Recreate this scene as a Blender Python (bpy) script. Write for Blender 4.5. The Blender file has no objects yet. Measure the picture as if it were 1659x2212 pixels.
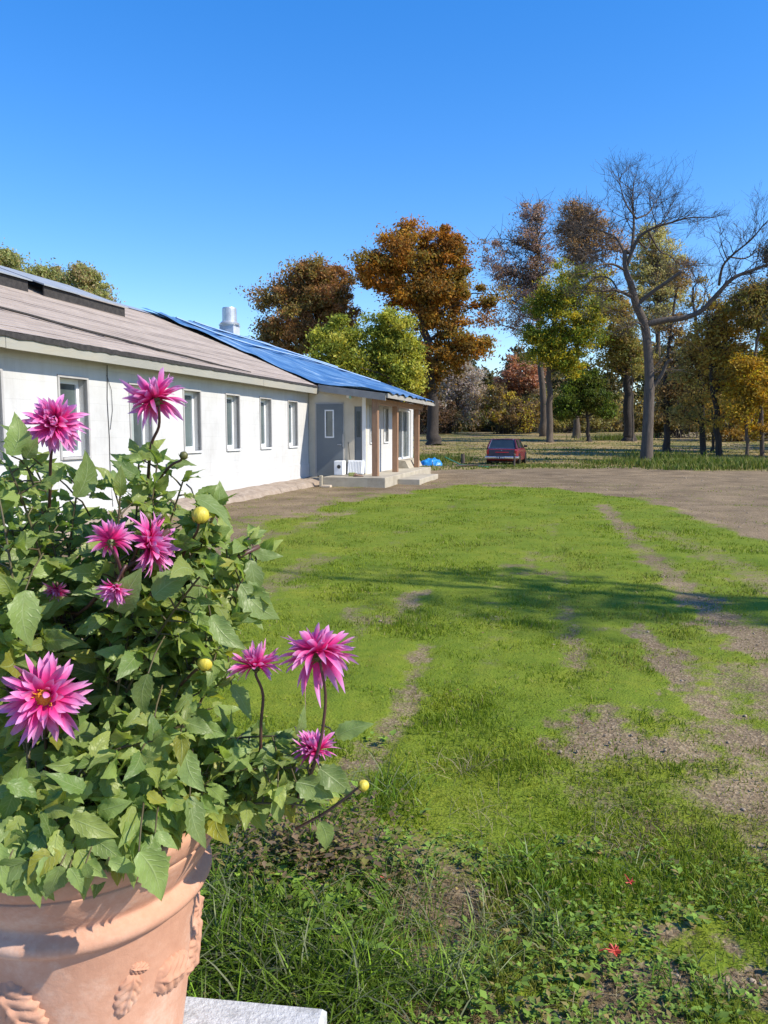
import bpy, math, random
import numpy as np
from mathutils import Vector, Matrix, Quaternion, noise as mnoise

PI = math.pi
R = math.radians
SC = bpy.context.scene
COL = SC.collection

# ------------------------------------------------------------------ camera / measuring
H = 1.6; F = 1662.0; PITCH = R(5.91); CP, SP = math.cos(PITCH), math.sin(PITCH)
def P(px, py, d):
    """world point at forward distance d seen at photo measure (px,py)"""
    u = (px-829.5)/F; v = (py-1106)/F
    t = d/(CP-v*SP)
    return Vector((u*t, d, H-t*(SP+v*CP)))
def G(px, py, z=0.0):
    v = (py-1106)/F; u = (px-829.5)/F
    t = (H-z)/(SP+v*CP)
    return Vector((u*t, t*(CP-v*SP), z))
def proj(p):
    x_, y_, z_ = p[0], p[1], p[2]-H
    dpt = y_*CP-z_*SP; up = y_*SP+z_*CP
    return 829.5+F*x_/dpt, 1106-F*up/dpt
def terr(x, y):
    y = np.asarray(y, float); x = np.asarray(x, float)
    a = np.clip((y-42)/72.0, 0, 1)
    z = 1.62*(0.75*a+0.25*a*a*(3-2*a))
    b = np.clip((y-125)/200.0, 0, 1)
    return z + 3.0*b*b
SUN_AZ, SUN_EL = R(112), R(41)
SUN = Vector((math.sin(SUN_AZ)*math.cos(SUN_EL), math.cos(SUN_AZ)*math.cos(SUN_EL), math.sin(SUN_EL)))

# ------------------------------------------------------------------ tagging
def tag(o, label=None, cat=None, group=None, kind=None):
    if label: o['label'] = label
    if cat: o['category'] = cat
    if group: o['group'] = group
    if kind: o['kind'] = kind
    return o
def empty(name, loc, rz=0.0, label=None, cat=None, group=None):
    o = bpy.data.objects.new(name, None); COL.objects.link(o)
    o.location = loc; o.rotation_euler = (0, 0, rz); o.empty_display_size = 0.2
    return tag(o, label, cat, group)

# ------------------------------------------------------------------ mesh helpers
def np_mesh(name, verts, faces_list, mat, parent=None, smooth=False, col=None, uv=None, attrs=None):
    """faces_list: list of int arrays (M,k); verts (N,3); col (N,3) point colour; uv (N,2)"""
    me = bpy.data.meshes.new(name)
    verts = np.asarray(verts, np.float32)
    me.vertices.add(len(verts)); me.vertices.foreach_set('co', verts.ravel())
    faces_list = [np.asarray(f, np.int32) for f in faces_list if len(f)]
    loops = np.concatenate([f.ravel() for f in faces_list])
    tot = np.concatenate([np.full(len(f), f.shape[1], np.int32) for f in faces_list])
    start = np.concatenate(([0], np.cumsum(tot)[:-1])).astype(np.int32)
    me.loops.add(len(loops)); me.loops.foreach_set('vertex_index', loops)
    me.polygons.add(len(tot)); me.polygons.foreach_set('loop_start', start); me.polygons.foreach_set('loop_total', tot)
    if smooth: me.polygons.foreach_set('use_smooth', np.ones(len(tot), bool))
    if uv is not None:
        l = me.uv_layers.new(name='uv'); l.data.foreach_set('uv', np.asarray(uv, np.float32)[loops].ravel())
    if col is not None:
        c = np.ones((len(verts), 4), np.float32); c[:, :3] = col
        me.attributes.new('col', 'FLOAT_COLOR', 'POINT').data.foreach_set('color', c.ravel())
    for k, a in (attrs or {}).items():
        me.attributes.new(k, 'FLOAT', 'POINT').data.foreach_set('value', np.asarray(a, np.float32))
    me.update(calc_edges=True)
    me.materials.append(mat)
    o = bpy.data.objects.new(name, me); COL.objects.link(o)
    if parent is not None: o.parent = parent
    return o

class MB:
    def __init__(s): s.v = []; s.f = []
    def add(s, vs, fs):
        b = len(s.v); s.v.extend([tuple(v) for v in vs]); s.f.extend([tuple(b+i for i in f) for f in fs]); return s
    def box(s, lo, hi, bev=0.0, M=None):
        (x0, y0, z0), (x1, y1, z1) = lo, hi
        if bev <= 0:
            vs = [(x0,y0,z0),(x1,y0,z0),(x1,y1,z0),(x0,y1,z0),(x0,y0,z1),(x1,y0,z1),(x1,y1,z1),(x0,y1,z1)]
            fs = [(3,2,1,0),(4,5,6,7),(0,1,5,4),(1,2,6,5),(2,3,7,6),(3,0,4,7)]
        else:
            b = bev; vs = []; 
            for zz, i in ((z0, b), (z0+b, 0), (z1-b, 0), (z1, b)):
                j = b if i == 0 else b
                xa, xb, ya, yb = x0+i, x1-i, y0+i, y1-i
                c = b*0.7
                vs += [(xa+c,ya,zz),(xb-c,ya,zz),(xb,ya+c,zz),(xb,yb-c,zz),(xb-c,yb,zz),(xa+c,yb,zz),(xa,yb-c,zz),(xa,ya+c,zz)]
            fs = [tuple(range(7,-1,-1)), tuple(range(24,32))]
            for k in range(3):
                for i in range(8):
                    a = k*8+i; c2 = k*8+(i+1)%8
                    fs.append((a, c2, c2+8, a+8))
        if M is not None: vs = [M @ Vector(v) for v in vs]
        return s.add(vs, fs)
    def tube(s, pts, rad, n=8, caps=True):
        pts = [Vector(p) for p in pts]
        if not hasattr(rad, '__len__'): rad = [rad]*len(pts)
        vs = []; fs = []; N = None
        for i, p in enumerate(pts):
            t = (pts[min(i+1, len(pts)-1)]-pts[max(i-1, 0)])
            if t.length < 1e-9: t = Vector((0,0,1))
            t.normalize()
            if N is None:
                N = t.orthogonal().normalized()
            else:
                N = (N - t*N.dot(t)); N = N.normalized() if N.length > 1e-6 else t.orthogonal().normalized()
            B = t.cross(N)
            for k in range(n):
                a = 2*PI*k/n
                vs.append(p+(N*math.cos(a)+B*math.sin(a))*rad[i])
        for i in range(len(pts)-1):
            for k in range(n):
                fs.append((i*n+k, i*n+(k+1)%n, (i+1)*n+(k+1)%n, (i+1)*n+k))
        if caps:
            fs.append(tuple(range(n-1, -1, -1))); fs.append(tuple((len(pts)-1)*n+k for k in range(n)))
        return s.add(vs, fs)
    def lathe(s, prof, n=32, c=(0,0,0), M=None):
        vs = []; fs = []
        for r, z in prof:
            for k in range(n):
                a = 2*PI*k/n; vs.append(Vector((c[0]+r*math.cos(a), c[1]+r*math.sin(a), c[2]+z)))
        for i in range(len(prof)-1):
            for k in range(n):
                fs.append((i*n+k, i*n+(k+1)%n, (i+1)*n+(k+1)%n, (i+1)*n+k))
        if M is not None: vs = [M @ v for v in vs]
        return s.add(vs, fs)
    def quad(s, *p): return s.add(p, [tuple(range(len(p)))])
    def build(s, name, mat, parent=None, org=None, smooth=False, label=None):
        me = bpy.data.meshes.new(name)
        v = s.v if org is None else [(a[0]-org[0], a[1]-org[1], a[2]-org[2]) for a in s.v]
        me.from_pydata(v, [], s.f); me.update()
        if smooth: me.polygons.foreach_set('use_smooth', np.ones(len(me.polygons), bool))
        me.materials.append(mat)
        o = bpy.data.objects.new(name, me); COL.objects.link(o)
        if parent is not None: o.parent = parent
        elif org is not None: o.location = org
        if label: o['label'] = label
        return o

# ------------------------------------------------------------------ materials
def new_mat(name):
    m = bpy.data.materials.new(name); m.use_nodes = True
    nt = m.node_tree; b = nt.nodes['Principled BSDF']
    return m, nt, b
def nd(nt, t, **kw):
    n = nt.nodes.new(t)
    for k, v in kw.items():
        if k in n.inputs.keys(): n.inputs[k].default_value = v
        else: setattr(n, k, v)
    return n
def ramp(nt, stops):
    r = nt.nodes.new('ShaderNodeValToRGB'); e = r.color_ramp.elements
    e[0].position, e[0].color = stops[0][0], (*stops[0][1], 1)
    e[1].position, e[1].color = stops[-1][0], (*stops[-1][1], 1)
    for p, c in stops[1:-1]:
        x = e.new(p); x.color = (*c, 1)
    return r
def mixc(nt, fac, a, b, blend='MIX'):
    m = nt.nodes.new('ShaderNodeMix'); m.data_type = 'RGBA'; m.blend_type = blend
    for sock, val in ((0, fac), (6, a), (7, b)):
        if isinstance(val, (int, float)): m.inputs[sock].default_value = val
        elif isinstance(val, tuple): m.inputs[sock].default_value = (*val, 1)
        else: nt.links.new(val, m.inputs[sock])
    return m.outputs[2]
def math_(nt, op, a, b=0.0, c=None, clamp=False):
    m = nt.nodes.new('ShaderNodeMath'); m.operation = op; m.use_clamp = clamp
    for i, val in enumerate((a, b, c)):
        if val is None: continue
        if isinstance(val, (int, float)): m.inputs[i].default_value = val
        else: nt.links.new(val, m.inputs[i])
    return m.outputs[0]
def noise_(nt, scale, detail=4, rough=0.6, vec=None, dist=0.0):
    n = nd(nt, 'ShaderNodeTexNoise', Scale=scale, Detail=detail, Roughness=rough, Distortion=dist)
    if vec is None:
        vec = nt.nodes.new('ShaderNodeTexCoord').outputs['Object']
    nt.links.new(vec, n.inputs['Vector'])
    return n.outputs['Fac']
def bump_(nt, b, h, strength=0.3, dist=0.02):
    k = nd(nt, 'ShaderNodeBump', Strength=strength, Distance=dist)
    nt.links.new(h, k.inputs['Height']); nt.links.new(k.outputs[0], b.inputs['Normal'])
def pbr(name, c1, c2=None, scale=8, rough=0.6, bump=0.0, bscale=40, metal=0.0, spec=0.5, c3=None, scale3=2, stretch=None):
    m, nt, b = new_mat(name)
    b.inputs['Roughness'].default_value = rough; b.inputs['Metallic'].default_value = metal
    b.inputs['Specular IOR Level'].default_value = spec
    vec = None
    if stretch:
        mp = nd(nt, 'ShaderNodeMapping'); mp.inputs['Scale'].default_value = stretch
        nt.links.new(nt.nodes.new('ShaderNodeTexCoord').outputs['Object'], mp.inputs['Vector']); vec = mp.outputs[0]
    if c2 is None: b.inputs['Base Color'].default_value = (*c1, 1)
    else:
        f = noise_(nt, scale, 5, 0.65, vec)
        rp = ramp(nt, [(0.32, c1), (0.68, c2)]); nt.links.new(f, rp.inputs[0]); out = rp.outputs[0]
        if c3 is not None:
            f3 = noise_(nt, scale3, 5, 0.7, vec)
            r3 = ramp(nt, [(0.52, (0,0,0)), (0.66, (1,1,1))]); nt.links.new(f3, r3.inputs[0])
            out = mixc(nt, r3.outputs[0], out, c3)
        nt.links.new(out, b.inputs['Base Color'])
    if bump > 0: bump_(nt, b, noise_(nt, bscale, 5, 0.6, vec), bump, 0.02)
    return m
def leaf_mat(name, trans=0.35, rough=0.55, spec=0.3, veins=False, tint=(1,1,1)):
    m, nt, b = new_mat(name)
    at = nd(nt, 'ShaderNodeAttribute', attribute_name='col')
    col = at.outputs['Color']
    if veins:
        uv = nt.nodes.new('ShaderNodeUVMap'); uv.uv_map = 'uv'
        sx = nt.nodes.new('ShaderNodeSeparateXYZ'); nt.links.new(uv.outputs[0], sx.inputs[0])
        ax = math_(nt, 'ABSOLUTE', sx.outputs[0])
        mid = math_(nt, 'SUBTRACT', 1.0, math_(nt, 'MULTIPLY', ax, 14.0), None, True)
        ph = math_(nt, 'SUBTRACT', math_(nt, 'MULTIPLY', sx.outputs[1], 8.0), math_(nt, 'MULTIPLY', ax, 2.2))
        fr = math_(nt, 'FRACT', ph)
        side = math_(nt, 'SUBTRACT', 1.0, math_(nt, 'MULTIPLY', math_(nt, 'ABSOLUTE', math_(nt, 'SUBTRACT', fr, 0.5)), 9.0), None, True)
        vein = math_(nt, 'MAXIMUM', mid, math_(nt, 'MULTIPLY', side, 0.55))
        nz = noise_(nt, 30, 3)
        col = mixc(nt, math_(nt, 'MULTIPLY', nz, 0.35), col, (0.17, 0.24, 0.06))
        col = mixc(nt, math_(nt, 'MULTIPLY', vein, 0.75), col, (0.44, 0.54, 0.26))
        bump_(nt, b, math_(nt, 'SUBTRACT', noise_(nt, 60, 2), math_(nt, 'MULTIPLY', vein, 0.6)), 0.5, 0.004)
    nt.links.new(col, b.inputs['Base Color'])
    b.inputs['Roughness'].default_value = rough; b.inputs['Specular IOR Level'].default_value = spec
    tr = nt.nodes.new('ShaderNodeBsdfTranslucent')
    tc = mixc(nt, 1.0, col, tint, 'MULTIPLY')
    nt.links.new(tc, tr.inputs['Color'])
    mx = nt.nodes.new('ShaderNodeMixShader'); mx.inputs[0].default_value = trans
    nt.links.new(b.outputs[0], mx.inputs[1]); nt.links.new(tr.outputs[0], mx.inputs[2])
    nt.links.new(mx.outputs[0], nt.nodes['Material Output'].inputs['Surface'])
    return m
def glass_mat(name, c=(0.085,0.11,0.11), rough=0.06):
    m, nt, b = new_mat(name)
    f = noise_(nt, 0.9, 3)
    rp = ramp(nt, [(0.3, tuple(0.6*x for x in c)), (0.7, tuple(1.5*x for x in c))]); nt.links.new(f, rp.inputs[0])
    nt.links.new(rp.outputs[0], b.inputs['Base Color'])
    b.inputs['Roughness'].default_value = rough; b.inputs['Specular IOR Level'].default_value = 0.8
    return m

# numpy value noise
_rng = np.random.default_rng(7)
_T = _rng.random((256, 256))
def vn(x, y, sc, seed=0):
    x = np.asarray(x)*sc+seed*17.3+500; y = np.asarray(y)*sc+seed*31.7+500
    xi = np.floor(x).astype(int); yi = np.floor(y).astype(int); fx = x-xi; fy = y-yi
    fx = fx*fx*(3-2*fx); fy = fy*fy*(3-2*fy)
    a = _T[xi%256, yi%256]; b = _T[(xi+1)%256, yi%256]; c = _T[xi%256, (yi+1)%256]; d = _T[(xi+1)%256, (yi+1)%256]
    return (a*(1-fx)+b*fx)*(1-fy)+(c*(1-fx)+d*fx)*fy
def fbm(x, y, sc, seed=0, n=4):
    s = 0; a = 1; t = 0
    for i in range(n):
        s = s+a*vn(x, y, sc*2**i, seed+i); t += a; a *= 0.55
    return s/t
def sstep(a, b, x):
    t = np.clip((x-a)/(b-a), 0, 1); return t*t*(3-2*t)

# ------------------------------------------------------------------ world, sun, camera
w = bpy.data.worlds.new('World'); SC.world = w; w.use_nodes = True
wn = w.node_tree; bg = wn.nodes['Background']
sky = wn.nodes.new('ShaderNodeTexSky'); sky.sky_type = 'NISHITA'; sky.sun_disc = False
sky.sun_elevation = SUN_EL; sky.sun_rotation = SUN_AZ
sky.air_density = 1.0; sky.dust_density = 0.1; sky.ozone_density = 3.5; sky.altitude = 100
hs = wn.nodes.new('ShaderNodeHueSaturation'); hs.inputs['Saturation'].default_value = 1.57; hs.inputs['Hue'].default_value = 0.513; hs.inputs['Value'].default_value = 1.42
gm = wn.nodes.new('ShaderNodeGamma'); gm.inputs[1].default_value = 0.75
wn.links.new(sky.outputs[0], gm.inputs[0]); wn.links.new(gm.outputs[0], hs.inputs['Color']); wn.links.new(hs.outputs[0], bg.inputs['Color'])
bg.inputs['Strength'].default_value = 0.15
sl = bpy.data.lights.new('sun', 'SUN'); sl.energy = 3.9; sl.angle = R(0.53); sl.color = (1.0, 0.92, 0.78)
so = bpy.data.objects.new('sun', sl); COL.objects.link(so); so.rotation_euler = SUN.to_track_quat('Z', 'Y').to_euler()
so.location = SUN*60
cam = bpy.data.cameras.new('camera'); co = bpy.data.objects.new('camera', cam); COL.objects.link(co)
co.location = (0, 0, H); co.rotation_euler = (PI/2-PITCH, 0, 0)
cam.sensor_fit = 'VERTICAL'; cam.sensor_height = 36; cam.lens = 36*F/2212; cam.clip_start = 0.05; cam.clip_end = 3000
SC.camera = co
SC.view_settings.view_transform = 'Standard'; SC.view_settings.look = 'None'; SC.view_settings.exposure = 0.75; SC.view_settings.gamma = 1
SC.cycles.max_bounces = 6; SC.cycles.diffuse_bounces = 3; SC.cycles.transmission_bounces = 4

# ------------------------------------------------------------------ ground cover masks
def poly_dist(x, y, pts):
    d = np.full(np.shape(x), 1e9)
    for (ax, ay), (bx, by) in zip(pts[:-1], pts[1:]):
        vx, vy = bx-ax, by-ay
        t = np.clip(((x-ax)*vx+(y-ay)*vy)/(vx*vx+vy*vy), 0, 1)
        d = np.minimum(d, np.hypot(x-ax-t*vx, y-ay-t*vy))
    return d
def W(l): return [tuple(G(a, b)[:2]) for a, b in l]
LAWN = W([(520,1185),(575,1150),(640,1113),(740,1086),(850,1071),(930,1054),(1000,1048),(1100,1050),(1200,1056),(1300,1066),(1400,1080),(1500,1102),(1580,1126),(1659,1158),(1760,1225),(1800,1330),(1800,2500),(200,2500),(200,1400)])
def inside_dist(x, y, poly):
    x = np.asarray(x, float); y = np.asarray(y, float)
    ins = np.zeros(np.shape(x), bool); n = len(poly)
    for i in range(n):
        ax, ay = poly[i]; bx, by = poly[(i+1)%n]
        c = ((ay > y) != (by > y)) & (x < (bx-ax)*(y-ay)/(by-ay+1e-12)+ax)
        ins ^= c
    d = poly_dist(x, y, poly+[poly[0]])
    return np.where(ins, d, -d)
TR = [  # worn wheel tracks: polyline, half width (m), strength
 (W([(1300,1092),(1345,1140),(1390,1190),(1450,1250),(1530,1320),(1640,1395),(1760,1470)]), 0.22, 1.0),
 (W([(1440,1150),(1560,1210),(1659,1262),(1760,1310)]), 0.35, 0.75),
 (W([(1385,1360),(1420,1410),(1465,1470),(1530,1540)]), 0.11, 0.9),
 (W([(905,1280),(870,1320),(830,1345)]), 0.13, 0.8),
 (W([(915,1400),(890,1480),(870,1540),(790,1640),(740,1700)]), 0.10, 0.9),
 (W([(1150,1195),(1140,1245)]), 0.18, 0.7),
 (W([(1010,1070),(960,1110),(880,1150)]), 0.10, 0.5),
 (W([(700,1205),(600,1250),(520,1290)]), 0.28, 0.8),
 (W([(760,1100),(640,1145),(560,1165)]), 0.28, 0.7),
 (W([(1250,1380),(1255,1440)]), 0.10, 0.6),
 (W([(1010,1600),(1060,1400),(1085,1250),(1100,1120)]), 0.09, 0.42), (W([(1240,1500),(1215,1300),(1195,1150),(1180,1080)]), 0.12, 0.5), (W([(700,1500),(790,1300),(850,1180),(900,1100)]), 0.12, 0.42),
]
PATCH = [  # bare gravelly patches: centre, radii
 (G(1640,1480), 0.55, 0.95, 1.0), (G(1480,1640), 0.75, 0.55, 1.0), (G(1330,1600), 0.45, 0.40, 0.75), (G(1600,1730), 0.48, 0.42, 1.0),
 (G(1290,1710), 0.32, 0.24, 0.9), (G(1440,1800), 0.35, 0.18, 0.6), (G(1640,1360), 0.8, 0.8, 0.8), (G(1660,1840), 0.25, 0.16, 0.8),
 (G(940,1960), 0.16, 0.09, 0.9), (G(1290,2190), 0.22, 0.10, 0.7), (G(900,2200), 0.20, 0.08, 0.8), (G(820,1700), 0.16, 0.2, 0.5),
]
def grass_mask(x, y):
    ed = inside_dist(x, y, LAWN)
    n1 = fbm(x, y, 0.9, 3); n2 = fbm(x, y, 4.0, 11); n3 = fbm(x, y, 14.0, 13)
    m = sstep(-0.25, 0.55, ed+(n1-0.5)*1.6)
    for pts, hw, st in TR:
        d = poly_dist(x, y, pts)
        m = m*(1-st*(1-sstep(0.2, 1.6, d/hw+(n2-0.5)*1.1+(n3-.5)*1.5))*0.74)
    for c, rx, ry, st in PATCH:
        d = np.hypot((x-c.x)/rx, (y-c.y)/ry)
        m = m*(1-st*(1-sstep(0.25, 1.45, d+(n2-0.5)*1.3+(n3-.5)*1.2+(n1-.5)*.6))*0.66)
    m = m*(0.62+0.6*sstep(0.22, 0.55, n2*.6+n1*.4))
    fg = 1-sstep(2.4, 3.3, y+np.clip(x, 0, 2)*.3)
    m = m*(1-fg*0.85*(1-sstep(0.42, 0.58, n2*.65+n3*.35)))
    m = np.maximum(m, 0.55*sstep(0.50, 0.66, n1*.6+n2*.4)*sstep(-5.5, -.5, ed))
    # rough ground beyond the drive
    edge = 33.5+1.5*(n1-0.5)*2+np.clip((x-6)*0.22, -2, 2)-np.clip((x-10)*0.75, 0, 9)
    far = sstep(-0.6, 0.8, y-edge)
    fm = sstep(0.34, 0.52, fbm(x, y, 0.35, 21))*0.75+0.25*n2
    m = np.maximum(m, far*fm)
    return np.clip(m, 0, 1), far

# ---- ground sheet (polar grid, dense where the yard is)
az = np.concatenate([np.linspace(-180, -44, 34)[:-1], np.linspace(-44, 44, 420), np.linspace(44, 180, 34)[1:-1]])
rr = np.concatenate([[0.25, 0.6], np.geomspace(1.0, 130, 340), np.geomspace(140, 1500, 14)])
A, RR = np.meshgrid(np.radians(az), rr)
gx, gy = RR*np.sin(A), RR*np.cos(A)
gm, gfar = grass_mask(gx, gy)
gz = terr(gx, gy)+(fbm(gx, gy, 1.5, 5)-0.5)*0.05*np.clip(RR/4, 0, 1)+(fbm(gx, gy, 9, 6)-0.5)*0.016*np.clip(RR/3, 0, 1)*(RR < 60)
gz += gm*0.012
nr, na = gx.shape
gv = np.stack([gx, gy, gz], -1).reshape(-1, 3)
gv = np.concatenate([gv, [[0, 0, 0]]])
i = np.arange(nr-1)[:, None]*na+np.arange(na)[None, :]
j = np.arange(nr-1)[:, None]*na+(np.arange(na)[None, :]+1)%na
gq = np.stack([i, i+na, j+na, j], -1).reshape(-1, 4)
k = np.arange(na); gt = np.stack([np.full(na, nr*na), k, (k+1)%na], -1)
m, nt, b = new_mat('yard_ground')
at = nd(nt, 'ShaderNodeAttribute', attribute_name='grass'); af = nd(nt, 'ShaderNodeAttribute', attribute_name='field')
n_f = noise_(nt, 90, 4, 0.7); n_m = noise_(nt, 14, 5, 0.65); n_l = noise_(nt, 0.9, 5, 0.6); n_xl = noise_(nt, 0.25, 3, 0.5)
soil = ramp(nt, [(0.25, (0.085, 0.058, 0.036)), (0.5, (0.175, 0.125, 0.082)), (0.75, (0.29, 0.225, 0.155))]); nt.links.new(math_(nt, 'ADD', math_(nt, 'MULTIPLY', n_f, 0.5), math_(nt, 'MULTIPLY', n_l, 0.5)), soil.inputs[0])
vo = nd(nt, 'ShaderNodeTexVoronoi', Scale=70.0); nt.links.new(nt.nodes.new('ShaderNodeTexCoord').outputs['Object'], vo.inputs['Vector'])
sep = nt.nodes.new('ShaderNodeSeparateColor'); nt.links.new(vo.outputs['Color'], sep.inputs[0])
st = ramp(nt, [(0.0, (0.07, 0.05, 0.035)), (0.6, (0.18, 0.135, 0.095)), (1.0, (0.36, 0.29, 0.22))]); nt.links.new(sep.outputs[0], st.inputs[0])
soilc = mixc(nt, 0.45, soil.outputs[0], st.outputs[0])
sv = ramp(nt, [(0.3, (0.62, 0.60, 0.57)), (0.5, (1.05, 1.03, 1.0)), (0.7, (1.35, 1.30, 1.22))]); nt.links.new(math_(nt, 'ADD', math_(nt, 'MULTIPLY', n_l, 0.6), math_(nt, 'MULTIPLY', n_xl, 0.4)), sv.inputs[0])
soilc = mixc(nt, 1.0, soilc, sv.outputs[0], 'MULTIPLY'); soilc = mixc(nt, 1.0, soilc, (1.14, 1.15, 1.02), 'MULTIPLY')
gr = ramp(nt, [(0.2, (0.07, 0.12, 0.011)), (0.45, (0.135, 0.19, 0.015)), (0.62, (0.19, 0.23, 0.022)), (0.85, (0.27, 0.25, 0.06))])
nt.links.new(math_(nt, 'ADD', math_(nt, 'MULTIPLY', n_m, 0.45), math_(nt, 'ADD', math_(nt, 'MULTIPLY', n_l, 0.35), math_(nt, 'MULTIPLY', n_f, 0.2))), gr.inputs[0])
fl = ramp(nt, [(0.3, (0.09, 0.12, 0.02)), (0.45, (0.19, 0.165, 0.055)), (0.6, (0.34, 0.25, 0.12))]); nt.links.new(math_(nt, 'ADD', math_(nt, 'MULTIPLY', n_xl, 0.6), math_(nt, 'MULTIPLY', n_l, 0.4)), fl.inputs[0])
grc = mixc(nt, af.outputs['Fac'], gr.outputs[0], fl.outputs[0])
mk = math_(nt, 'ADD', at.outputs['Fac'], math_(nt, 'MULTIPLY', math_(nt, 'SUBTRACT', math_(nt, 'ADD', math_(nt, 'MULTIPLY', n_m, 0.45), math_(nt, 'MULTIPLY', n_f, 0.55)), 0.5), 2.3))
mr = nd(nt, 'ShaderNodeMapRange'); mr.inputs[1].default_value = 0.30; mr.inputs[2].default_value = 0.70; nt.links.new(mk, mr.inputs[0])
gv_ = ramp(nt, [(0.35, (0.78, 0.84, 0.8)), (0.5, (1, 1, 1)), (0.66, (1.22, 1.06, 1.15))]); nt.links.new(math_(nt, 'ADD', math_(nt, 'MULTIPLY', noise_(nt, 2.6, 5, .65), .6), math_(nt, 'MULTIPLY', n_l, .4)), gv_.inputs[0])
grc = mixc(nt, 1.0, grc, gv_.outputs[0], 'MULTIPLY')
nt.links.new(mixc(nt, mr.outputs[0], soilc, grc), b.inputs['Base Color'])
b.inputs['Roughness'].default_value = 0.95; b.inputs['Specular IOR Level'].default_value = 0.15
bump_(nt, b, math_(nt, 'ADD', math_(nt, 'MULTIPLY', n_m, 0.5), math_(nt, 'ADD', math_(nt, 'MULTIPLY', vo.outputs['Distance'], 0.35), math_(nt, 'MULTIPLY', n_f, 0.4))), 0.55, 0.03)
ground = np_mesh('ground', gv, [gq, gt], m, smooth=True, attrs={'grass': np.append(gm.ravel(), 1), 'field': np.append(gfar.ravel(), 0)})
tag(ground, 'green lawn with worn wheel tracks and bare gravel drive around it', 'ground', kind='structure')

# ------------------------------------------------------------------ grass blades
rg = np.random.default_rng(11)
def blades(name, x, y, h, wd, colr, lean=0.5, label='', cat='grass', z=None, mat=None, lev=(0, .6, 1)):
    n = len(x); a = rg.random(n)*2*PI; la = rg.random(n)*2*PI; ln = (0.15+rg.random(n))*lean*h
    z0 = (terr(x, y) if z is None else z)-0.012
    L = len(lev); V = np.zeros((n, 2*L-1, 3))
    dx, dy = np.cos(la), np.sin(la); k = np.minimum(ln/h, 1.5)
    for i, t in enumerate(lev):
        o = ln*t**1.9; zz = z0+h*(t-(.22*k+.12*k*k)*t**2.4); w_ = wd/2*(1-.35*t)
        cx, cy = np.cos(a)*w_, np.sin(a)*w_
        if i < L-1:
            V[:, 2*i] = np.stack([x-cx+dx*o, y-cy+dy*o, zz], -1); V[:, 2*i+1] = np.stack([x+cx+dx*o, y+cy+dy*o, zz], -1)
        else: V[:, 2*i] = np.stack([x+dx*o, y+dy*o, zz], -1)
    b0 = np.arange(n)*(2*L-1)
    q = np.concatenate([np.stack([b0+2*i, b0+2*i+1, b0+2*i+3, b0+2*i+2], -1) for i in range(L-2)])
    t_ = np.stack([b0+2*L-4, b0+2*L-3, b0+2*L-2], -1)
    c = np.repeat(colr[:, None, :], 2*L-1, 1).reshape(-1, 3)
    o = np_mesh(name, V.reshape(-1, 3), [q, t_], mat, col=c)
    return tag(o, label, cat, kind='stuff')
GRASS = leaf_mat('grass_blade', 0.35, 0.6, 0.25, tint=(1.1, 1.15, 0.7))
def gcol(n, x, y, dry=0.12):
    t = fbm(x, y, 1.2, 31)[:, None]
    base = np.array([0.15, 0.215, 0.012])*(1-t)+np.array([0.275, 0.30, 0.024])*t
    t2 = sstep(.46, .68, fbm(x, y, 0.8, 131))[:, None]*.5; base = base*(1-t2)+np.array([0.27, 0.235, 0.06])*t2
    t3 = sstep(.5, .66, fbm(x, y, 3.2, 137))[:, None]*.45; base = base*(1-t3)+np.array([0.11, 0.19, 0.012])*t3
    base = base*(0.65+0.7*rg.random((n, 1)))
    d = rg.random(n) < dry
    base[d] = np.array([0.32, 0.27, 0.12])*(0.6+0.6*rg.random((d.sum(), 1)))
    return base
# mown lawn
n = 440000
a_ = np.radians(rg.uniform(-31, 33, n)); r_ = np.exp(rg.uniform(np.log(1.9), np.log(26), n))
x, y = r_*np.sin(a_), r_*np.cos(a_)
mk_, far_ = grass_mask(x, y)
keep = (rg.random(n) < np.clip(mk_*1.35-0.2+0.5*(fbm(x, y, 16, 47)-.5), 0.10, 1))
x, y, r_, mk_ = x[keep], y[keep], r_[keep], mk_[keep]
h = (0.022+0.045*rg.random(len(x))**1.5)*(0.7+0.7*fbm(x, y, 2.2, 41))*(0.5+0.5*mk_)*(1+np.clip(r_-6, 0, 20)*0.01)
front = 1-sstep(3.0, 4.4, y+0.35*(fbm(x, y, 2, 51)-.5)+np.clip(x, 0, 2)*0.35)
h = h*(0.85+0.15*front)*(0.92+0.40*sstep(.50, .7, fbm(x, y, 3.2, 137)))
wd = 0.0032*(1+r_/4.5)
blades('lawn_grass', x, y, h, wd, gcol(len(x), x, y, 0.05), 0.7, 'short green grass growing over the yard', mat=GRASS)
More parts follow.
